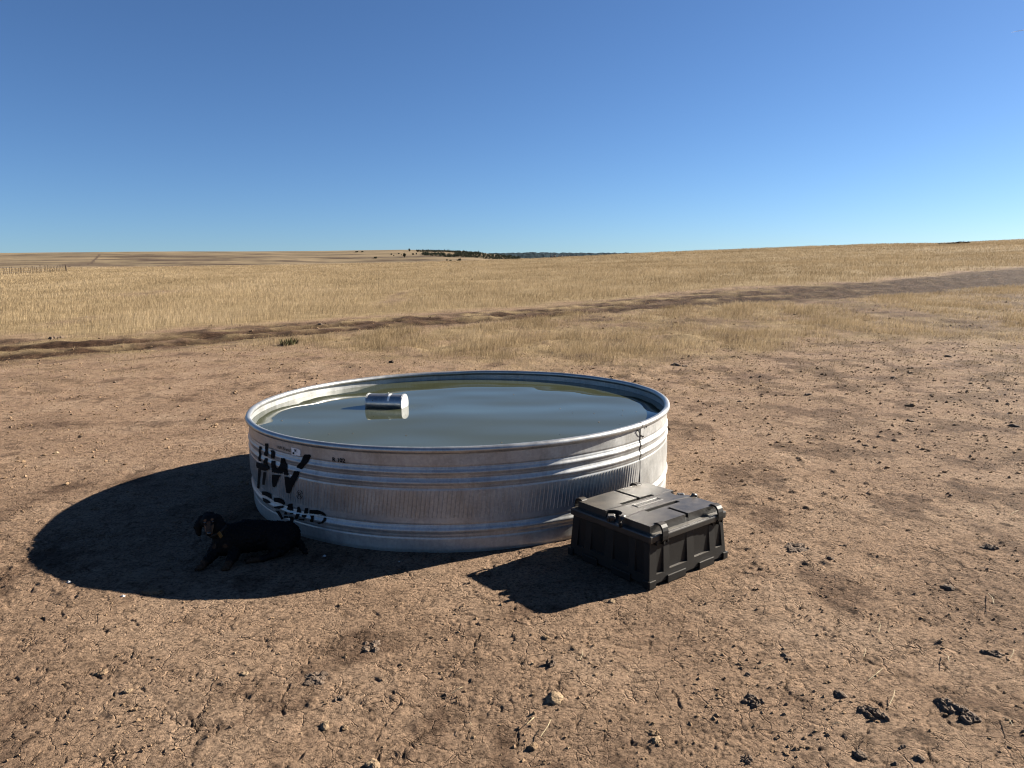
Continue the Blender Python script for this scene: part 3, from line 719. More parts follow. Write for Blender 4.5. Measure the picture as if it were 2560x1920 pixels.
def build_rim():
    nt, ns = 480, 20
    T, P = np.meshgrid(np.linspace(0, 2 * np.pi, nt, endpoint=False), np.linspace(0, 2 * np.pi, ns, endpoint=False), indexing='ij')
    rt = .0205; cz = TH - rt
    wob = .003 * fbm(np.cos(T) * 3, np.sin(T) * 3, 2)
    rr = TR - .002 + wob + rt * np.cos(P)
    V = np.stack([TC[0] + rr * np.cos(T), TC[1] + rr * np.sin(T), cz + rt * np.sin(P) + wob * .6], -1).reshape(-1, 3)
    i = np.arange(nt * ns).reshape(nt, ns); a = np.roll(i, -1, 0)
    Q = np.stack([i, a, np.roll(a, -1, 1), np.roll(i, -1, 1)], -1).reshape(-1, 4)
    link('rim', np_mesh('rim', V, Q, smooth=True), M_RIM, tank)
    # collar where the rim tube is joined
    t = np.linspace(SEAM - .002, SEAM + .0025, 3); P = np.linspace(0, 2 * np.pi, ns, endpoint=False)
    T2, P2 = np.meshgrid(t, P, indexing='ij'); rr = TR - .002 + (rt + .0012) * np.cos(P2)
    V = np.stack([TC[0] + rr * np.cos(T2), TC[1] + rr * np.sin(T2), cz + (rt + .0012) * np.sin(P2)], -1).reshape(-1, 3)
    i = np.arange(3 * ns).reshape(3, ns); a = i[1:]; b = i[:-1]
    Q = np.stack([b, a, np.roll(a, -1, 1), np.roll(b, -1, 1)], -1).reshape(-1, 4)
    link('rim_joint', np_mesh('rim_joint', V, Q, smooth=True), M_SEAMDARK, tank)
build_rim()
def strip_on_wall(name, t0, t1, z0, z1, off, mat, parent, nz=200, ntt=10):
    T, Z = np.meshgrid(np.linspace(t0, t1, ntt), np.linspace(z0, z1, nz), indexing='ij')
    Vo = cyl(T, Z, off); Vi = cyl(T, Z, -.001)
    n = ntt * nz; V = np.concatenate([Vo.reshape(-1, 3), Vi.reshape(-1, 3)])
    i = np.arange(n).reshape(ntt, nz)
    Q = [np.stack([i[:-1, :-1], i[1:, :-1], i[1:, 1:], i[:-1, 1:]], -1).reshape(-1, 4)]
    for e in (i[0], i[-1]): Q.append(np.stack([e[:-1], e[1:], e[1:] + n, e[:-1] + n], -1))
    link(name, np_mesh(name, V, np.concatenate(Q), smooth=False), mat, parent)
strip_on_wall('seam', SEAM + .0022, SEAM + .030, .004, .575, .0055, M_ZINC, tank)
strip_on_wall('seam_gap', SEAM - .0004, SEAM + .0022, .004, .572, .0048, M_SEAMDARK, tank, ntt=2)
def build_wire():
    bm = bmesh.new()
    pts = [hit_tank(1400 + x / 4.88, 900 + y / 4.88) for x, y in ((946, 856), (955, 885), (970, 908), (990, 922), (1008, 930))]
    add_tube(bm, [cyl(np.array(t), np.array(z), .0085) for t, z in pts], .0022, 6)
    link('tie_wire', bm_mesh('tie_wire', bm, True), M_SEAMDARK, tank)
    for (x, y), s in (((946, 858), .006), ((1008, 930), .0055), ((1048, 815), .005)):
        t, z = hit_tank(1400 + x / 4.88, 900 + y / 4.88); c = cyl(np.array(t), np.array(z), .007)
        bm = bmesh.new(); bmesh.ops.create_icosphere(bm, subdivisions=2, radius=s, matrix=Matrix.Translation(c))
        link('rivet', bm_mesh('rivet', bm, True), M_SEAMDARK, tank)
build_wire()

def raster(polys, cell=.0026):
    """fill outlines given as (arc length, height) with small cells that follow the pressed wall"""
    V, Q, o = [], [], 0
    for poly in polys:
        p = np.array(poly)
        lo, hi = p.min(0), p.max(0)
        ss, zz = np.arange(lo[0], hi[0], cell), np.arange(lo[1], hi[1], cell)
        Sg, Zg = np.meshgrid(ss + cell / 2, zz + cell / 2, indexing='ij')
        inside = np.zeros(Sg.shape, bool)
        q = np.roll(p, -1, 0)
        for (x0, y0), (x1, y1) in zip(p, q):
            if y0 == y1: continue
            inside ^= ((y0 > Zg) != (y1 > Zg)) & (Sg < (x1 - x0) * (Zg - y0) / (y1 - y0) + x0)
        s, z = Sg[inside] - cell / 2, Zg[inside] - cell / 2
        c = np.stack([np.stack([s, z], -1), np.stack([s + cell, z], -1), np.stack([s + cell, z + cell], -1), np.stack([s, z + cell], -1)], 1).reshape(-1, 2)
        V.append(cyl(c[:, 0] / TR, c[:, 1], paint_off(c[:, 1]) + .004 * fbm(np.cos(c[:, 0] / TR) * 4 + 5, np.sin(c[:, 0] / TR) * 4 + c[:, 1] * 3, 2))); Q.append(np.arange(len(c)).reshape(-1, 4) + o); o += len(c)
    return np.concatenate(V), np.concatenate(Q)
def trace(pts, ox=600, oy=1080, sc=6.38):
    out = []
    n = len(pts)
    for i in range(n):                                            # walk the outline finely so that it stays true on the curved wall
        a, b = np.array(pts[i], float), np.array(pts[(i + 1) % n], float)
        for k in range(3):
            x, y = a + (b - a) * k / 3
            t, z = hit_tank(ox + x / sc, oy + y / sc); out.append((t * TR, z))
    return out
LOGO = [
 [(300, 230), (335, 230), (342, 265), (325, 310), (332, 360), (322, 410), (328, 468), (288, 465), (285, 415), (302, 360), (292, 310), (300, 262)],
 [(395, 180), (450, 185), (447, 250), (440, 300), (450, 335), (435, 388), (385, 375), (380, 345), (400, 300), (398, 240)],
 [(485, 290), (530, 290), (557, 315), (555, 372), (550, 425), (500, 418), (490, 380), (500, 340)],
 [(395, 415), (440, 420), (432, 475), (440, 525), (467, 550), (463, 592), (430, 612), (390, 622), (320, 602), (260, 570), (250, 540), (256, 480), (290, 490), (368, 505), (366, 470), (385, 440)],
 [(282, 585), (326, 604), (318, 700), (305, 800), (295, 908), (262, 890), (270, 800), (276, 700)],
 [(370, 637), (410, 642), (400, 740), (390, 845), (350, 840), (356, 740)],
 [(500, 455), (563, 458), (558, 510), (575, 570), (600, 580), (635, 520), (642, 470), (650, 415), (710, 420), (722, 470), (748, 520), (752, 590), (763, 692), (700, 685), (690, 640), (680, 632), (668, 668), (600, 660), (505, 642), (495, 560)],
 [(505, 680), (640, 690), (600, 770), (572, 860), (550, 882), (515, 870), (505, 790)],
 [(705, 710), (770, 720), (790, 755), (830, 690), (865, 620), (962, 632), (900, 760), (850, 860), (797, 982), (740, 970), (720, 850)],
 [(1020, 360), (1110, 360), (1130, 382), (1090, 470), (1030, 540), (985, 597), (900, 570), (905, 540), (965, 480), (987, 430)]]
V, Q = raster([trace(p) for p in LOGO])
o = link('logo', np_mesh('logo', V, Q), M_PAINT, tank); o['label'] = 'black stencilled barred letter logo with a slashed W'
WORD = [
 [(345, 945), (425, 948), (490, 990), (508, 1040), (500, 1065), (460, 1038), (400, 1012), (350, 1000)],
 [(355, 1040), (400, 1060), (470, 1100), (490, 1130), (430, 1140), (370, 1100)],
 [(540, 1045), (620, 1050), (690, 1085), (718, 1130), (700, 1167), (640, 1130), (590, 1118), (540, 1112)],
 [(540, 1190), (610, 1180), (690, 1172), (690, 1205), (620, 1228), (540, 1210)],
 [(560, 1250), (620, 1262), (690, 1380), (660, 1400), (600, 1310)],
 [(780, 1145), (835, 1140), (840, 1200), (842, 1258), (800, 1252), (735, 1232), (760, 1195), (750, 1165)],
 [(715, 1265), (752, 1290), (738, 1322), (698, 1315)], [(788, 1288), (845, 1290), (840, 1312), (790, 1312)], [(780, 1340), (852, 1362), (840, 1442), (800, 1432)], [(690, 1340), (770, 1345), (765, 1375), (690, 1372)],
 [(915, 1190), (950, 1195), (968, 1250), (972, 1288), (900, 1280), (910, 1230)], [(1040, 1210), (1092, 1215), (1075, 1302), (1020, 1296)],
 [(898, 1300), (952, 1310), (912, 1392), (862, 1386), (880, 1340)], [(985, 1320), (1062, 1320), (1050, 1350), (1020, 1372), (980, 1345)], [(935, 1385), (1028, 1392), (1020, 1412), (930, 1404)],
 [(1110, 1240), (1240, 1245), (1320, 1270), (1370, 1320), (1370, 1347), (1300, 1312), (1200, 1306), (1105, 1300)],
 [(1120, 1330), (1176, 1335), (1166, 1442), (1108, 1432), (1130, 1380)], [(1330, 1365), (1378, 1366), (1370, 1412), (1320, 1457), (1260, 1467), (1212, 1450), (1290, 1440), (1325, 1400)]]
V, Q = raster([trace(p) for p in WORD])
o = link('lettering', np_mesh('lettering', V, Q), M_PAINT, tank); o['label'] = 'black stencilled word BRAND across the lower rib'
def ring(cx, cy, rx, ry, w_, a0, a1):
    A = np.linspace(a0, a1, 12)
    return [(cx + rx * math.cos(a), cy + ry * math.sin(a)) for a in A] + [(cx + (rx - w_) * math.cos(a), cy + (ry - w_ * 1.3) * math.sin(a)) for a in A[::-1]]
REG = [ring(952, 1000, 50, 74, 8, a, a + 1.2) for a in (.25, 1.82, 3.4, 4.97)]
REG += [[(930, 960), (940, 962), (936, 1030), (926, 1028)], [(938, 962), (962, 968), (970, 985), (962, 1002), (940, 998), (941, 990), (957, 992), (961, 984), (955, 975), (939, 971)], [(948, 998), (960, 1002), (982, 1048), (968, 1046)]]
V, Q = raster([trace(p) for p in REG], .0015)
o = link('registered_mark', np_mesh('registered_mark', V, Q), M_PAINT, tank); o['label'] = 'black circled letter R'
def text_on_wall(txt, px0, py0, px1, py1, name, mat, off=.0042, shear=0, bold=0):
    cu = bpy.data.curves.new(name, 'FONT'); cu.body = txt; cu.size = 1; cu.resolution_u = 3; cu.shear = shear; cu.offset = bold
    t = bpy.data.objects.new(name, cu); COL.objects.link(t)
    me = bpy.data.meshes.new_from_object(t.evaluated_get(bpy.context.evaluated_depsgraph_get()))
    bpy.data.objects.remove(t); bpy.data.curves.remove(cu)
    co = np.empty(len(me.vertices) * 3, np.float32); me.vertices.foreach_get('co', co); co = co.reshape(-1, 3)
    lo, hi = co[:, :2].min(0), co[:, :2].max(0); f = (co[:, :2] - lo) / (hi - lo)
    (t0, zb), (t1, _), (_, zt) = hit_tank(px0, py1), hit_tank(px1, py1), hit_tank((px0 + px1) / 2, py0)
    z_mid = hit_tank((px0 + px1) / 2, (py0 + py1) / 2)[1]; hz = hit_tank(px0, py0)[1] - hit_tank(px0, py1)[1]
    z = z_mid + (f[:, 1] - .5) * hz
    P = cyl(t0 + (t1 - t0) * f[:, 0], z, off)
    me.vertices.foreach_set('co', P.astype(np.float32).ravel()); me.update()
    return link(name, me, mat, tank)
o = text_on_wall('R 102', 832.5, 1145, 863.5, 1155.5, 'size_mark', M_PAINT, .005, 0, .03); o['label'] = 'small black size mark R 102'
o = text_on_wall('HW Brand', 693, 1118, 727, 1126, 'maker_script', M_PAINT, .0045, .25, .005); o['label'] = 'small outlined script reading HW Brand'
st = [trace([(815, 250), (905, 262), (962, 292), (962, 385), (890, 374), (822, 362)])]
V, Q = raster(st, .003); sticker = link('sticker', np_mesh('sticker', V, Q), M_WHITE, tank); sticker['label'] = 'white paper sticker with dark print'
MK = [trace(p) for p in ([(838, 318), (866, 323), (866, 355), (838, 350)], [(858, 272), (912, 284), (912, 292), (858, 280)], [(862, 288), (890, 295), (890, 301), (862, 294)], [(868, 302), (918, 318), (918, 325), (868, 309)], [(885, 280), (895, 282), (895, 305), (885, 303)])]
V, Q = raster(MK, .0015)
ctr = np.array([TC[0], TC[1], 0]); dv = V - ctr; dv[:, 2] = 0; V = V + dv / np.linalg.norm(dv, axis=1)[:, None] * .0012
link('print', np_mesh('print', V, Q), M_PAINT, sticker)

# water
def build_water():
    bm = bmesh.new(); bmesh.ops.create_circle(bm, cap_ends=True, segments=256, radius=TR - .004)
    o = link('water', bm_mesh('water', bm), M_WATER); o.location = (TC[0], TC[1], WATER); tag(o, kind='structure')
    # specks of scum floating on it
    bm = bmesh.new()
    for px, py in ((704, 1051), (773, 1056), (882, 1083), (822, 1085), (1015, 1088), (1284, 986), (1254, 1106), (1400, 1086), (1432, 1032), (1485, 1033), (1497, 1055), (1550, 1060), (1557, 1025), (1590, 1029), (1290, 962), (1080, 1016), (900, 1118), (1400, 1021), (1555, 1038)):
        P = plane_at(px, py, WATER + .002)
        m_ = Matrix.Translation(P) @ Matrix.Rotation(px, 4, 'Z') @ Matrix.Diagonal((random.uniform(.003, .009), random.uniform(.002, .005), .0012, 1))
        bmesh.ops.create_icosphere(bm, subdivisions=1, radius=1, matrix=m_)
    tag(link('water_scum', bm_mesh('water_scum', bm), M_PALE), 'pale specks of scum floating on the tank water', 'scum', kind='stuff')
build_water()

# floating valve cover
def build_float():
    a, b = plane_at(914.2, 1019.6, WATER), plane_at(1002.9, 1022.3, WATER)
    ax = (b - a); L = float(np.linalg.norm(ax)); ang = math.atan2(ax[1], ax[0])
    rad, cz = .071, .030
    root = empty('float_cover', (a[0], a[1], WATER), ang)
    tag(root, 'half round galvanised float drum lying on the tank water', 'float')
    def prof(r_):
        a0 = math.asin(max(-1, min(1, -(cz + .015) / r_)))
        A = np.linspace(a0, math.pi - a0, 40)
        return [(r_ * math.cos(t), cz + r_ * math.sin(t)) for t in A]
    def shell(x0, x1, r_, name, mat, cap=True, par=root):
        bm = bmesh.new(); p = prof(r_); r0 = rad * .98
        A = [bm.verts.new((x0, r0 + q[0], q[1])) for q in p]; B_ = [bm.verts.new((x1, r0 + q[0], q[1])) for q in p]
        for i in range(len(p) - 1): bm.faces.new((A[i], B_[i], B_[i + 1], A[i + 1]))
        bm.faces.new((A[-1], B_[-1], B_[0], A[0]))
        if cap: bm.faces.new(A[::-1]); bm.faces.new(B_)
        o = link(name, bm_mesh(name, bm, False), mat, par)
        for i, f in enumerate(o.data.polygons):
            if i < len(p) - 1: f.use_smooth = True
        return o
    shell(.004, L - .004, rad, 'shell', M_FLOAT, False)
    shell(-.004, .005, rad + .003, 'end_cap', M_ENDCAP); e = shell(L - .005, L + .004, rad + .003, 'end_cap', M_ENDCAP)
    bm = bmesh.new()
    p = prof(rad + .0015); q = [s for s in p if s[1] > cz + rad * .35]
    half = [s for s in q if s[0] < rad * .3]
    A = [bm.verts.new((L * .60, rad * .98 + s[0], s[1])) for s in half]; B_ = [bm.verts.new((L * .665, rad * .98 + s[0], s[1])) for s in half]
    for i in range(len(half) - 1): bm.faces.new((A[i], B_[i], B_[i + 1], A[i + 1]))
    link('label', bm_mesh('label', bm, True), M_WHITE, root)
    bm = bmesh.new(); add_tube(bm, [(L * .55, rad * .98 - .012, cz + rad), (L * .56, rad * .98, cz + rad + .009), (L * .575, rad * .98 + .008, cz + rad + .003)], .0028, 8)
    link('tab', bm_mesh('tab', bm, True), M_FLOAT, root)
    for p_ in ((L * .20, rad * .98 + rad * math.cos(2.75), cz + rad * math.sin(2.75)), (L + .004, rad * .9, cz + .02)):
        bm = bmesh.new(); bmesh.ops.create_icosphere(bm, subdivisions=2, radius=.004, matrix=Matrix.Translation(p_))
        link('rivet', bm_mesh('rivet', bm, True), M_SEAMDARK, root)
build_float()

# ------------------------------------------------------------------ black plastic box
def build_box():
    C = np.array([.7216, 3.689]); ang = math.atan2(.606, .795)
    root = empty('storage_box', (C[0], C[1], .002), ang)
    tag(root, 'black plastic lidded battery box with ribbed sides beside the stock tank', 'storage box')
    HA, HB = .303, .289                                            # half sizes at the foot
    TA, TB = .287, .273                                           # half sizes under the lid
    z0, z1 = .018, .245
    # body: vertical pockets pressed into sloping walls
    def side(n_along, half0, half1, other0, other1, pockets):
        s = np.linspace(-1, 1, n_along); z = np.linspace(z0, z1, 70)
        Sg, Zg = np.meshgrid(s, z, indexing='ij'); t = (Zg - z0) / (z1 - z0)
        along = Sg * (half0 + (half1 - half0) * t); out = other0 + (other1 - other0) * t
        fr = (Sg + 1) / 2
        for f0, f1, zb in pockets:
            inside = (fr > f0) & (fr < f1) & (Zg > zb) & (Zg < z1 - .004)
            out = np.where(inside, np.minimum(out, other1 + .001), out)
        return along, out, Zg
    V, Q, o = [], [], 0
    pk_a = [(.085, .17, .062), (.25, .475, .070), (.575, .785, .075), (.87, .955, .078)]
    pk_b = [(.09, .18, .065), (.27, .45, .072), (.56, .75, .072), (.83, .93, .065)]
    for k, (h0, h1, o0, o1, pk, n_) in enumerate(((HA, TA, HB, TB, pk_a, 260), (HB, TB, HA, TA, pk_b, 240), (HA, TA, HB, TB, pk_a, 260), (HB, TB, HA, TA, pk_b, 240))):
        al, ou, Z = side(n_, h0, h1, o0, o1, pk)
        if k == 0: P = np.stack([al, -ou, Z], -1)
        elif k == 1: P = np.stack([ou, al, Z], -1)
        elif k == 2: P = np.stack([-al, ou, Z], -1)
        else: P = np.stack([-ou, -al, Z], -1)
        i = np.arange(P.shape[0] * P.shape[1]).reshape(P.shape[:2])
        V.append(P.reshape(-1, 3)); Q.append(np.stack([i[:-1, :-1], i[1:, :-1], i[1:, 1:], i[:-1, 1:]], -1).reshape(-1, 4) + o); o += P.shape[0] * P.shape[1]
    link('body', np_mesh('body', np.concatenate(V), np.concatenate(Q)), M_PLASTIC, root)
    # skirt and feet
    bm = bmesh.new()
    def skirt(a0, a1, horiz, sgn):
        lo, hi = (a0 * 2 - 1), (a1 * 2 - 1)
        if horiz: add_box(bm, (lo * HA, min(sgn * HB, sgn * (HB + .009)), 0), (hi * HA, max(sgn * HB, sgn * (HB + .009)), .040), .003)
        else: add_box(bm, (min(sgn * HA, sgn * (HA + .009)), lo * HB, 0), (max(sgn * HA, sgn * (HA + .009)), hi * HB, .040), .003)
    for sgn in (-1, 1):
        for a0, a1 in ((-.015, .065), (.21, .44), (.62, .82), (.95, 1.015)): skirt(a0, a1, True, sgn); skirt(a0, a1, False, sgn)
    add_box(bm, (-HA + .01, -HB + .01, .006), (HA - .01, HB - .01, .03))
    link('foot', bm_mesh('foot', bm), M_PLASTIC, root)
    # lid
    LA, LB = .300, .288
    lid = bmesh.new(); add_box(lid, (-LA, -LB, .228), (LA, LB, .266), .006)
    lid_me = bm_mesh('lid', lid)
    na, nb = 300, 290
    A, B_ = np.meshgrid(np.linspace(-.274, .274, na), np.linspace(-.262, .262, nb), indexing='ij')
    H = np.full(A.shape, .304)
    H = H + .004 * (1 - (A / .3) ** 2)
    edge = np.minimum(.274 - np.abs(A), .262 - np.abs(B_)); H = np.where(edge < .0045, .264, H)
    def rect(a0, a1, b0, b1): return (A > a0) & (A < a1) & (B_ > b0) & (B_ < b1)
    g = rect(.004, .024, .075, .27) | rect(.0, .02, -.27, -.135); H = np.where(g, H - .022, H)
    g = rect(-.135, .115, .055, .078); H = np.where(g, H - .024, H)
    g = rect(-.115, .135, -.108, -.083); H = np.where(g, H - .024, H)
    for b0 in (.046, -.074): H = H + .0028 * np.exp(-((B_ - b0 - .10 * np.clip(np.abs(A) - .15, 0, 1) * np.sign(b0)) / .004) ** 2)
    H = H + np.where(rect(-.105, .095, -.028, .016), .003, 0) - np.where(rect(-.098, .088, -.022, .010), .0025, 0)
    for sg in (-1, 1):
        dd = np.hypot(A - sg * .262, B_ - .0); H = np.where(dd < .046, np.minimum(H, .268), H)
    i = np.arange(na * nb).reshape(na, nb)
    Vt = np.stack([A, B_, H], -1).reshape(-1, 3); Qt = np.stack([i[:-1, :-1], i[1:, :-1], i[1:, 1:], i[:-1, 1:]], -1).reshape(-1, 4)
    n0 = len(lid_me.vertices); c0 = np.empty(n0 * 3, np.float32); lid_me.vertices.foreach_get('co', c0)
    bm = bmesh.new(); bm.from_mesh(lid_me); bm.from_mesh(np_mesh('tmp', Vt, Qt)); bpy.data.meshes.remove(lid_me)
    # front ledge of the lid
    add_box(bm, (-.185, -LB - .010, .232), (.205, -LB + .004, .262), .004); add_box(bm, (-.185, LB - .004, .232), (.205, LB + .010, .262), .004)
    lid_o = link('lid', bm_mesh('lid', bm), M_PLASTIC2, root)
    # raised unreadable characters on the name panel
    bm = bmesh.new()
    for k in range(9):
        x = -.088 + k * .0195
        add_box(bm, (x, -.0145, .300), (x + .004, .0025, .3088)); add_box(bm, (x + .006, -.0145 + .004 * (k % 3), .300), (x + .012, -.0145 + .004 * (k % 3) + .0035, .3088))
    link('nameplate', bm_mesh('nameplate', bm), M_PLASTIC2, lid_o)
    # corner clips: hooped straps from the lid top down over its edge
    for (a, sg) in ((-.205, -1), (.232, -1), (-.235, 1), (.20, 1)):
        bm = bmesh.new(); w2 = .020
        pr = [(.238, .302), (.244, .310), (.256, .315), (.272, .315), (.288, .310), (.298, .297), (.303, .280), (.304, .255), (.302, .236), (.296, .228)]
        A1 = [bm.verts.new((a - w2, sg * y, z)) for y, z in pr]; A2 = [bm.verts.new((a + w2, sg * y, z)) for y, z in pr]
        inn = [(y - .008, z - .008) for y, z in pr]
        B1 = [bm.verts.new((a - w2, sg * y, z)) for y, z in inn]; B2 = [bm.verts.new((a + w2, sg * y, z)) for y, z in inn]
        for i in range(len(pr) - 1):
            for q in ((A1[i], A2[i], A2[i + 1], A1[i + 1]), (B1[i], B1[i + 1], B2[i + 1], B2[i]), (A1[i], A1[i + 1], B1[i + 1], B1[i]), (A2[i], B2[i], B2[i + 1], A2[i + 1])): bm.faces.new(q)
        bm.faces.new((A1[0], B1[0], B2[0], A2[0])); bm.faces.new((A1[-1], A2[-1], B2[-1], B1[-1]))
        bmesh.ops.recalc_face_normals(bm, faces=bm.faces)
        link('clip', bm_mesh('clip', bm), M_PLASTIC, root)
    # star knobs in the round wells at the two ends, hooks beside them
    for sg in (-1, 1):
        bm = bmesh.new(); n_ = 60
        rr = [.020 + .009 * max(0, math.cos(4 * 2 * math.pi * k / n_)) ** .7 for k in range(n_)]
        lv = [(.266, .9), (.286, 1), (.294, .94), (.298, .75)]
        rings = [[bm.verts.new((sg * .276 + r_ * s * math.cos(2 * math.pi * k / n_), r_ * s * math.sin(2 * math.pi * k / n_), z)) for k, r_ in enumerate(rr)] for z, s in lv]
        for P_, Q_ in zip(rings, rings[1:]):
            for k in range(n_): bm.faces.new((P_[k], P_[(k + 1) % n_], Q_[(k + 1) % n_], Q_[k]))
        bm.faces.new(rings[-1])
        link('latch_knob', bm_mesh('latch_knob', bm), M_PLASTIC2, root)
        bm = bmesh.new(); y = -.085 * (1 if sg < 0 else 1)
        add_tube(bm, [(sg * .262, y, .30), (sg * .275, y - .002, .312), (sg * .290, y - .004, .306), (sg * .300, y - .006, .285), (sg * .302, y - .006, .262)], [.008, .011, .012, .011, .008], 10)
        link('hook', bm_mesh('hook', bm, True), M_PLASTIC2, root)
    # bracket lugs under the lid
    for a in (-.205, .232):
        bm = bmesh.new(); add_box(bm, (a - .055, -.289, .222), (a + .035, -.27, .236))
        add_box(bm, (a - .006, -.296, .208), (a + .006, -.268, .236), .002); add_box(bm, (a + .022, -.296, .214), (a + .03, -.268, .234), .002); add_box(bm, (a - .05, -.292, .212), (a - .042, -.268, .234), .002)
        link('lug', bm_mesh('lug', bm), M_PLASTIC, root)
build_box()

# ------------------------------------------------------------------ the dog
def build_dog():
    root = empty('dog', (-1.50, 3.80, 0))
    tag(root, 'small black and tan dog lying in the shade of the tank with its head up', 'dog')
    O = np.array([-1.50, 3.80, 0])
    bm = bmesh.new()
    def ell(c, r, rz=0, ry=0):
        bmesh.ops.create_icosphere(bm, subdivisions=3, radius=1, matrix=Matrix.Translation(np.array(c) - O) @ Matrix.Rotation(rz, 4, 'Z') @ Matrix.Rotation(ry, 4, 'Y') @ Matrix.Diagonal((*r, 1)))
    def cap(p, q, r0, r1, n=7):
        p, q = np.array(p), np.array(q)
        for k in range(n):
            f = k / (n - 1); r_ = r0 + (r1 - r0) * f; ell(p + (q - p) * f, (r_, r_, r_))
    # trunk: deep chest, narrower loin, rounded rump
    cap((-1.575, 3.765, .105), (-1.50, 3.80, .112), .083, .092); cap((-1.50, 3.80, .112), (-1.37, 3.84, .100), .092, .080); cap((-1.37, 3.84, .100), (-1.295, 3.845, .092), .080, .082)
    ell((-1.60, 3.74, .10), (.065, .06, .075))
    # haunch folded against the rump, hock on the ground, hind foot forward
    ell((-1.315, 3.778, .075), (.075, .045, .068), -.1); cap((-1.30, 3.755, .035), (-1.36, 3.72, .018), .026, .017); cap((-1.36, 3.715, .017), (-1.435, 3.690, .014), .018, .016); ell((-1.45, 3.686, .014), (.026, .018, .013), .2)
    cap((-1.28, 3.91, .06), (-1.36, 3.93, .02), .04, .018)
    # tail
    cap((-1.22, 3.84, .05), (-1.17, 3.78, .018), .022, .014)
    # forelegs: elbow at the chest, forearms stretched to the paws
    cap((-1.545, 3.74, .075), (-1.535, 3.685, .042), .040, .031); cap((-1.535, 3.685, .042), (-1.538, 3.625, .024), .030, .021); ell((-1.54, 3.605, .017), (.022, .03, .016))
    for dx in (-.014, -.004, .006, .015): ell((-1.54 + dx, 3.583, .012), (.007, .012, .010))
    cap((-1.635, 3.72, .075), (-1.655, 3.68, .042), .038, .030); cap((-1.655, 3.68, .042), (-1.675, 3.635, .022), .029, .021); ell((-1.68, 3.615, .016), (.022, .029, .015), .3)
    for dx in (-.014, -.004, .006, .015): ell((-1.686 + dx, 3.594 + dx * .3, .012), (.007, .012, .010))
    # neck and head
    cap((-1.60, 3.745, .14), (-1.650, 3.728, .212), .058, .043)
    hd = np.array([-1.660, 3.708, .236]); YAW = .36
    def HR(*p):
        p = np.array(p if len(p) == 3 else p[0]) * 1.06
        return np.array([p[0] * math.cos(YAW) - p[1] * math.sin(YAW), p[0] * math.sin(YAW) + p[1] * math.cos(YAW), p[2]])
    ell(hd, (.044, .048, .042)); ell(hd + HR(0, .012, .014), (.037, .038, .030))
    cap(hd + HR(0, -.030, -.012), hd + HR(.001, -.088, -.036), .026, .016); ell(hd + HR(.001, -.098, -.034), (.0115, .009, .010))
    cap(hd + HR(0, -.022, -.026), hd + HR(.001, -.080, -.048), .016, .010)
    ell(hd + HR(-.019, -.026, .016), (.012, .012, .009)); ell(hd + HR(.019, -.026, .016), (.012, .012, .009))
    for s in (-1, 1):
        cap(hd + HR(s * .036, .010, .016), hd + HR(s * .055, .000, -.020), .016, .021); cap(hd + HR(s * .055, .000, -.020), hd + HR(s * .052, -.008, -.060), .021, .013)
    me0 = bm_mesh('tmp', bm); t = bpy.data.objects.new('tmp', me0); COL.objects.link(t)
    md = t.modifiers.new('r', 'REMESH'); md.mode = 'VOXEL'; md.voxel_size = .0045
    sm = t.modifiers.new('s', 'SMOOTH'); sm.factor = .5; sm.iterations = 4
    me = bpy.data.meshes.new_from_object(t.evaluated_get(bpy.context.evaluated_depsgraph_get()))
    bpy.data.objects.remove(t); bpy.data.meshes.remove(me0)
    me.name = 'body'
    n = len(me.vertices); c = np.empty(n * 3, np.float32); me.vertices.foreach_get('co', c); c = c.reshape(-1, 3) + O
    nrm = np.empty(n * 3, np.float32); me.vertices.foreach_get('normal', nrm); nrm = nrm.reshape(-1, 3)
    fur = .0034 * fbm(c[:, 0] * 75, c[:, 1] * 75 + c[:, 2] * 60, 4, .65)
    face = np.linalg.norm(c - (hd + HR(0, -.05, -.02)), axis=1) < .085
    c2 = c + nrm * np.where(face, fur * .12, fur * 1.6)[:, None]
    me.vertices.foreach_set('co', (c2 - O).astype(np.float32).ravel())
    d = lambda p, r_: 1 - sstep(r_ * .7, r_ * 1.15, np.linalg.norm(c - np.array(p), axis=1))
    rel0 = c - hd; rel = np.stack([rel0[:, 0] * math.cos(YAW) + rel0[:, 1] * math.sin(YAW), -rel0[:, 0] * math.sin(YAW) + rel0[:, 1] * math.cos(YAW), rel0[:, 2]], -1)
    tan = np.zeros(n)
    for s in (-1, 1):
        tan = np.maximum(tan, d(hd + HR(s * .017, -.037, .017), .0075))                       # brow spots
        tan = np.maximum(tan, sstep(.010, .016, np.abs(rel[:, 0])) * (rel[:, 1] < -.040) * (np.abs(rel[:, 0]) < .035) * (rel[:, 2] < -.008) * (rel[:, 2] > -.06))
    tan = np.maximum(tan, (rel[:, 1] < -.045) * (np.abs(rel[:, 0]) < .009) * (rel[:, 2] > -.03) * .55)
    for p in ((-1.54, 3.60, .015), (-1.683, 3.612, .015), (-1.43, 3.69, .014)): tan = np.maximum(tan, .3 * d(p, .04))
    for s in (-1, 1): tan = np.maximum(tan, .35 * d((-1.605 + s * .03, 3.685, .10), .014))
    nose = d(hd + HR(.001, -.104, -.034), .013)
    a = me.attributes.new('tan', 'FLOAT', 'POINT'); a.data.foreach_set('value', np.clip(tan * (1 - nose), 0, 1).astype(np.float32))
    me.polygons.foreach_set('use_smooth', np.full(len(me.polygons), True))
    m, nn, l, b = new_mat('black_and_tan_coat')
    at_ = nn.new('ShaderNodeAttribute'); at_.attribute_name = 'tan'
    tc = nn.new('ShaderNodeTexCoord'); nz = N(nn, 'ShaderNodeTexNoise', i_Scale=90, i_Detail=3); l.new(tc.outputs['Object'], nz.inputs['Vector'])
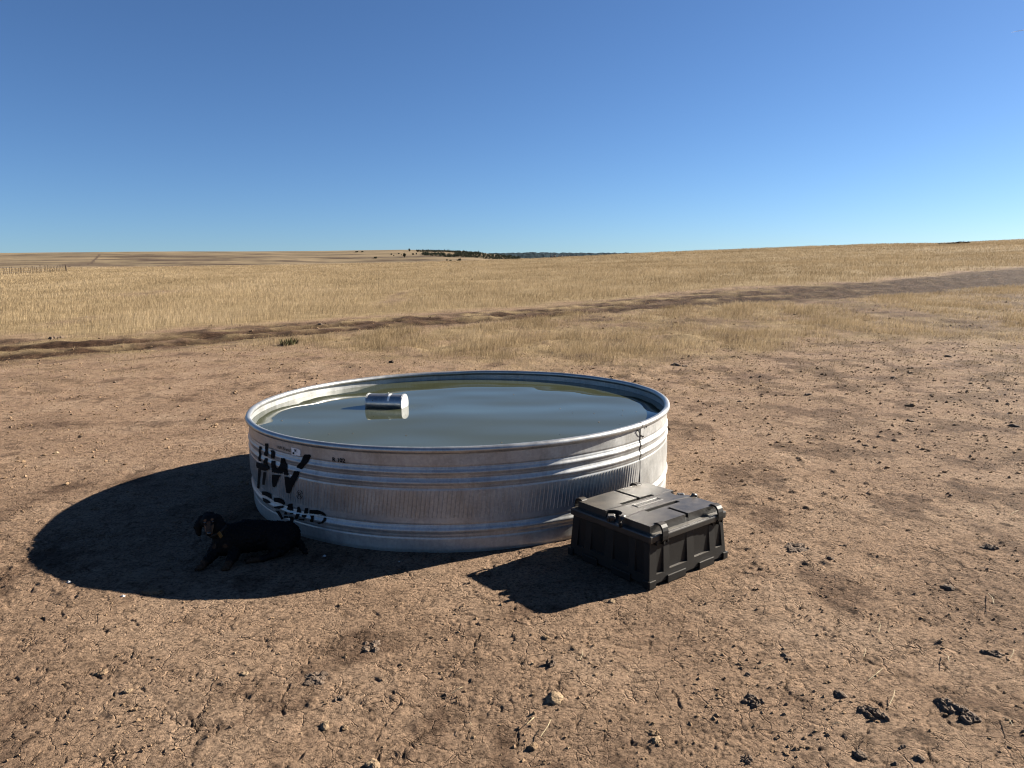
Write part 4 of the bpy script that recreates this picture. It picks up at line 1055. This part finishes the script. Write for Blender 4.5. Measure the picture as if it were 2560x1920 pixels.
    blk = ramp(nn, [(.3, (.002, .002, .002)), (.7, (.005, .005, .0052))]); l.new(nz.outputs['Fac'], blk.inputs[0])
    tn = ramp(nn, [(.3, (.09, .042, .02)), (.7, (.17, .085, .043))]); l.new(nz.outputs['Fac'], tn.inputs[0])
    l.new(mixc(nn, l, at_.outputs['Fac'], blk.outputs[0], tn.outputs[0]), b.inputs['Base Color'])
    b.inputs['Roughness'].default_value = .7; b.inputs['Specular IOR Level'].default_value = .12
    link('body', me, m, root)
    M_EYE = plain('dog_eye', (.02, .012, .008), .06, 0, .8, 10, 0, 0); M_NOSE = plain('dog_nose', (.012, .012, .012), .18, 0, .7, 60, .1, .1)
    for s in (-1, 1):
        bm = bmesh.new(); bmesh.ops.create_uvsphere(bm, u_segments=16, v_segments=10, radius=.0062, matrix=Matrix.Translation(hd - O + HR(s * .0185, -.0385, .0055)))
        link('eye', bm_mesh('eye', bm, True), M_EYE, root)
    bm = bmesh.new(); bmesh.ops.create_uvsphere(bm, u_segments=16, v_segments=10, radius=1, matrix=Matrix.Translation(hd - O + HR(.001, -.104, -.031)) @ Matrix.Diagonal((.0105, .008, .008, 1)))
    link('nose', bm_mesh('nose', bm, True), M_NOSE, root)
    # worn orange brown collar with its flat tag
    M_COL = plain('orange_collar', (.012, .009, .006), .7, 0, .3, 60, .2, .1)
    bm = bmesh.new(); c0 = Vector(np.array([-1.628, 3.734, .176]) - O); ax = Vector((-.40, -.25, .85)).normalized()
    u_ = ax.cross(Vector((0, 0, 1))).normalized(); v_ = ax.cross(u_)
    ns = 40; R_ = []
    for k in range(ns):
        t_ = 2 * math.pi * k / ns; q = u_ * math.cos(t_) + v_ * math.sin(t_)
        R_.append([bm.verts.new(c0 + q * r_ + ax * h_) for r_, h_ in ((.054, -.009), (.057, -.009), (.056, .009), (.053, .009))])
    for k in range(ns):
        for j in range(4): bm.faces.new((R_[k][j], R_[(k + 1) % ns][j], R_[(k + 1) % ns][(j + 1) % 4], R_[k][(j + 1) % 4]))
    bmesh.ops.recalc_face_normals(bm, faces=bm.faces)
    col_o = link('collar', bm_mesh('collar', bm, True), M_COL, root)
    bm = bmesh.new(); add_box(bm, (-.004, -.012, -.017), (.004, .012, .017), .003, Matrix.Translation(plane_at(549, 1336, .185) - O + np.array([.004, -.004, .0])) @ Matrix.Rotation(1.1, 4, 'Z') @ Matrix.Rotation(-.75, 4, 'X'))
    link('collar_tag', bm_mesh('collar_tag', bm), plain('dull_orange_tag', (.16, .085, .02), .7, 0, .2, 60, .2, 0), col_o)
build_dog()

# ------------------------------------------------------------------ wire fence on the far edge of the plain
def build_fence():
    root_p = at(165, 676)
    root = empty('wire_fence', root_p)
    tag(root, 'line of thin wooden posts and wire fence far across the dry grass', 'fence')
    xs = [0, 12, 20, 30, 38, 46, 57, 68, 74, 82, 88, 96, 103, 107, 111, 120, 127, 132, 138, 145, 152, 158, 166]
    xs = [2, 9, 14, 19, 25, 30, 34, 40, 43, 48, 52, 55, 59, 64, 69, 74, 78, 81, 84, 88, 92, 95, 99, 102, 105, 112, 115, 120, 124, 127, 131, 134, 138, 142, 146, 149, 153, 158, 166]
    tops = []
    prev = None
    bm = bmesh.new()
    for i, x in enumerate(xs):
        y = 690.5 - (x / 166) * 12.5
        P = at(x, y, 30, DC - 2); h = random.uniform(.8, 1.15) * (1.25 if i == len(xs) - 1 else 1)
        pb = bmesh.new(); r_ = .03 if i < len(xs) - 1 else .10
        add_tube(pb, [(0, 0, -.2), (random.uniform(-.04, .04), 0, h * .5), (random.uniform(-.09, .09), 0, h)], [r_, r_ * .9, r_ * .8], 6)
        o = link('post', bm_mesh('post', pb), M_POST, root); o.location = P - root_p
        if prev is not None and np.linalg.norm(P - prev) < 40:
            for f in (.35, .65, .95): add_tube(bm, [prev - root_p + (0, 0, f * 1.0), P - root_p + (0, 0, f * 1.0)], .012, 4)
        prev = P
    link('wire', bm_mesh('wire', bm), M_WIRE, root)
build_fence()

# ------------------------------------------------------------------ junipers, wood and wooded ridge on the skyline
def crown_mesh(name, seed, n=260, w_=1.0, h=1.15):
    rr = np.random.default_rng(seed)
    V, T = [], []
    nb = 7; cs = rr.normal(0, .33, (nb, 3)) * np.array([w_, w_, .8]) + np.array([0, 0, .55 * h]); rs = rr.uniform(.28, .46, nb)
    for k in range(n):
        b = rr.integers(nb); d = rr.normal(0, 1, 3); d /= np.linalg.norm(d); p = cs[b] + d * rs[b] * rr.uniform(.7, 1.05)
        if p[2] < .08: p[2] = .08 + rr.random() * .1
        s = rr.uniform(.07, .16); q = rr.normal(0, 1, (4, 3)) * s
        V.append(p + q); T.append(np.array([[0, 1, 2], [0, 2, 3], [1, 2, 3]]) + 4 * k)
    return np.concatenate(V), np.concatenate(T)
CROWNS = [np_mesh('crown', *(lambda v, t: (v, None, t))(*crown_mesh('crown', 100 + k))) for k in range(3)]
for c in CROWNS: c.materials.append(M_JUNIPER)
_b = bmesh.new(); add_tube(_b, [(0, 0, -.1), (.02, 0, .25), (0, .02, .6)], [.07, .055, .03], 6); TRUNK = bm_mesh('trunk', _b); TRUNK.materials.append(M_BARK)
def tree(px, py, wpx, hpx, label, group=None, name='juniper'):
    P = at(px, py, DC + 60, DH + 60); k = np.linalg.norm(P - CAM) / F_PX
    root = empty(name, P, random.uniform(0, 6)); tag(root, label, 'tree' if name == 'juniper' else 'bush', group)
    c = link('crown', CROWNS[int(px) % 3]); c.parent = root; c.scale = (wpx * k * .62, wpx * k * .62, hpx * k * .85)
    t = link('trunk', TRUNK); t.parent = root; t.scale = c.scale
GT, GB = 'junipers standing apart on the far hillside', 'low bushes dotted on the far slope'
tree(1023.5, 628, 5, 5.5, 'lone round juniper on the skyline, apart from the row of trees', GT)
tree(1043, 629, 6, 5, 'first juniper of the skyline row, next to the lone round one', GT)
tree(1012, 643.5, 7, 9, 'largest single juniper on the open far hillside, below the skyline', GT)
tree(978.5, 637, 3.5, 3, 'outermost small juniper up the far hillside, away from the wood', GT)
tree(997.5, 636, 3.5, 3, 'small juniper straight above the largest single one', GT)
tree(984.5, 640, 2.5, 2.5, 'tiny juniper just below the outermost small one', GB)
tree(1004, 638.5, 2.5, 2.5, 'tiny juniper beside the small one above the largest juniper', GB)
tree(1032.5, 637, 5, 3.5, 'wide low juniper between the largest one and the wood', GT)
tree(1041, 636, 3, 3.5, 'small juniper just outside the wood edge', GT)
tree(938, 646, 8, 4, 'low wide dark bush alone on the far slope', GB, 'bush')
tree(1149, 652, 7, 5, 'dark round bush at the foot of the wooded hillside', GB, 'bush')
tree(1117, 652.5, 3.5, 4, 'small upright bush beside the foot of the hillside, farthest from the dark round bush', GB, 'bush')
tree(1126, 653, 5, 3, 'low bush between the small upright one and the dark round one', GB, 'bush')
tree(1143, 652.5, 3, 3, 'small bush touching the dark round bush', GB, 'bush')
tree(1187, 652, 4, 2.5, 'low bush below the dense end of the wood', GB, 'bush')
tree(893, 630.5, 7, 2.5, 'low dark clump on the bare skyline', GB, 'bush')
tree(906, 630, 5, 2.2, 'smaller dark clump on the bare skyline next to the low dark clump', GB, 'bush')

def crowns_stuff(name, pts, mat, label, dens=60):
    V, T, o = [], [], 0
    for i, (P, wd, ht) in enumerate(pts):
        v, t = crown_mesh('x', 1000 + i, dens)
        V.append(v * np.array([wd, wd, ht]) * np.array([.62, .62, .85]) + P); T.append(t + o); o += len(v)
    me = np_mesh(name, np.concatenate(V), None, np.concatenate(T)); o = link(name, me, mat); tag(o, label, 'wood', kind='stuff')
def build_wood():
    pts = []
    def add(px, py, wpx, hpx):
        P = at(px, py, DC + 60, DH + 400); k = np.linalg.norm(P - CAM) / F_PX; pts.append((P, wpx * k, hpx * k))
    for x in np.arange(1049, 1200, 2.6):                            # the row along the skyline
        y = np.interp(x, [1049, 1110, 1140, 1200], [628.6, 628.8, 630.5, 634])
        for q in range(2): add(x + random.uniform(-1.5, 1.5), y + random.uniform(0, 1.2), random.uniform(4, 6), random.uniform(3.2, 5))
    for _ in range(120):                                          # the belt below it
        x = random.uniform(1056, 1112); add(x, random.uniform(np.interp(x, [1056, 1100], [635, 635]), np.interp(x, [1056, 1070, 1112], [637.5, 640, 642])), random.uniform(3.5, 5.5), random.uniform(3.5, 5.5))
    for _ in range(60):
        x = random.uniform(1110, 1150); add(x, random.uniform(638, 643), random.uniform(3.5, 5), random.uniform(3, 4.5))
    for _ in range(430):                                          # the dense end
        x = random.uniform(1135, 1300); a = np.interp(x, [1135, 1190, 1230, 1300], [633.5, 634, 637.5, 644]); b_ = np.interp(x, [1135, 1190, 1215, 1300], [643, 645, 648, 650])
        add(x, random.uniform(a, b_), random.uniform(3.5, 5.5), random.uniform(3.5, 5.5))
    crowns_stuff('juniper_woods', pts, M_JUNIPER, 'dark juniper wood covering the far hillside', 60)
build_wood()
def build_ridge():
    D0 = 2600.
    px = np.linspace(1130, 1680, 500)
    top = np.interp(px, [1130, 1200, 1260, 1300, 1340, 1380, 1430, 1500, 1560, 1600, 1680], [637, 634.5, 632.8, 632.2, 631.2, 631.8, 632.6, 632.6, 632.3, 632.8, 634.5])
    V = []
    rows = 26
    for r_ in range(rows):
        f = r_ / (rows - 1)
        for x, t in zip(px, top):
            d = ray(x, t); Yv = D0 + f * 500 - (0 if f < .6 else 0)
            zt = CAM_H + d[2] / d[1] * (D0 + 500)
            zb = -60
            V.append((d[0] / d[1] * (D0 + 250), D0 + f * 500, zb + (zt - zb) * math.sin(f * math.pi / 2) ** .8))
    V = np.array(V); n = len(px)
    V[:, 2] += 3.2 * fbm(V[:, 0] / 22, V[:, 1] / 60, 3) * np.repeat(np.linspace(.4, 1, rows), n)
    back = V[-n:].copy(); back[:, 1] += 600; back[:, 2] -= 160; V = np.concatenate([V, back])
    i = np.arange((rows + 1) * n).reshape(rows + 1, n)
    Q = np.stack([i[:-1, :-1], i[:-1, 1:], i[1:, 1:], i[1:, :-1]], -1).reshape(-1, 4)
    tag(link('hills', np_mesh('hills', V, Q, smooth=True), M_RIDGE), kind='structure')
    # pale rock faces low on the ridge
    root = None
    Vv, T, o = [], [], 0
    for k, (x, y0, y1, wd) in enumerate(((1378, 638, 643.5, 3), (1386, 638, 643, 5), (1398, 639, 642, 4), (1404, 638, 643, 3.5), (1411, 638, 642, 2.5), (1418, 638.5, 641, 3), (1425, 638.5, 641.5, 3), (1434, 639, 641, 5), (1448, 639, 640.5, 6))):
        Dd = D0 - 30
        m_ = rock_mesh('tmp', 300 + k, (1, 1, 1), 3, .5)
        c = np.empty(len(m_.vertices) * 3, np.float32); m_.vertices.foreach_get('co', c); c = c.reshape(-1, 3); c[:, 2] = np.where(c[:, 2] < 0, c[:, 2] * 2, c[:, 2])
        t = np.empty(len(m_.polygons) * 3, np.int32); m_.loops.foreach_get('vertex_index', t); bpy.data.meshes.remove(m_)
        d0, d1 = ray(x, y0), ray(x, y1); z0_, z1_ = CAM_H + d1[2] / d1[1] * Dd, CAM_H + d0[2] / d0[1] * Dd
        c = c * np.array([wd / F_PX * Dd * .5, 40, (z1_ - z0_) * .6]) + np.array([d0[0] / d0[1] * Dd, Dd, (z0_ + z1_) / 2])
        Vv.append(c); T.append(t.reshape(-1, 3) + o); o += len(c)
    tag(link('rock_cliff', np_mesh('rock_cliff', np.concatenate(Vv), None, np.concatenate(T)), M_CLIFF), 'pale rock cliff showing low on the distant wooded ridge', 'cliff')
build_ridge()
def build_brush():
    P = at(2400, 609.5, 30, DC + 20); k = np.linalg.norm(P - CAM) / F_PX; bm = bmesh.new()
    for i in range(260):
        t = random.gauss(0, 1); x = t * 26 * k; h = max(.5, 5.5 * math.exp(-t * t) + random.uniform(-1, 1)) * k * random.random()
        p = Vector((x, random.uniform(-.5, .5), h * .8)); q = [p + Vector((random.gauss(0, 2.2), random.gauss(0, 1), random.gauss(0, .8))) * k for _ in range(3)]
        bm.faces.new([bm.verts.new(v) for v in q])
    for q in range(9): add_tube(bm, [(random.uniform(-45, 45) * k, 0, -.05), (random.uniform(-30, 30) * k, random.uniform(-.3, .3), 1.2 * k), (random.uniform(-45, 45) * k, 0, .6 * k)], .5 * k, 5)
    o = link('brush_pile', bm_mesh('brush_pile', bm), M_TWIG); o.location = P
    tag(o, 'low dark brush pile on the rising skyline past the tank', 'brush pile')
build_brush()

# ------------------------------------------------------------------ vapour trail high in the sky
def build_contrail():
    D = 9000; bm = bmesh.new()
    pts = []
    for px, py in ((2529, 81), (2545, 77.5), (2570, 73.5), (2640, 64), (2720, 54)):
        d = ray(px, py); pts.append(CAM + d * D / d[1])
    add_tube(bm, pts, [2, 5, 7, 8, 8], 8)
    m, n, l, b = new_mat('vapour')
    b.inputs['Base Color'].default_value = (.8, .8, .82, 1); b.inputs['Alpha'].default_value = .35; b.inputs['Roughness'].default_value = 1
    o = link('contrail', bm_mesh('contrail', bm, True), m)
    tag(o, 'short thin white vapour trail high in the blue sky', 'contrail')
build_contrail()
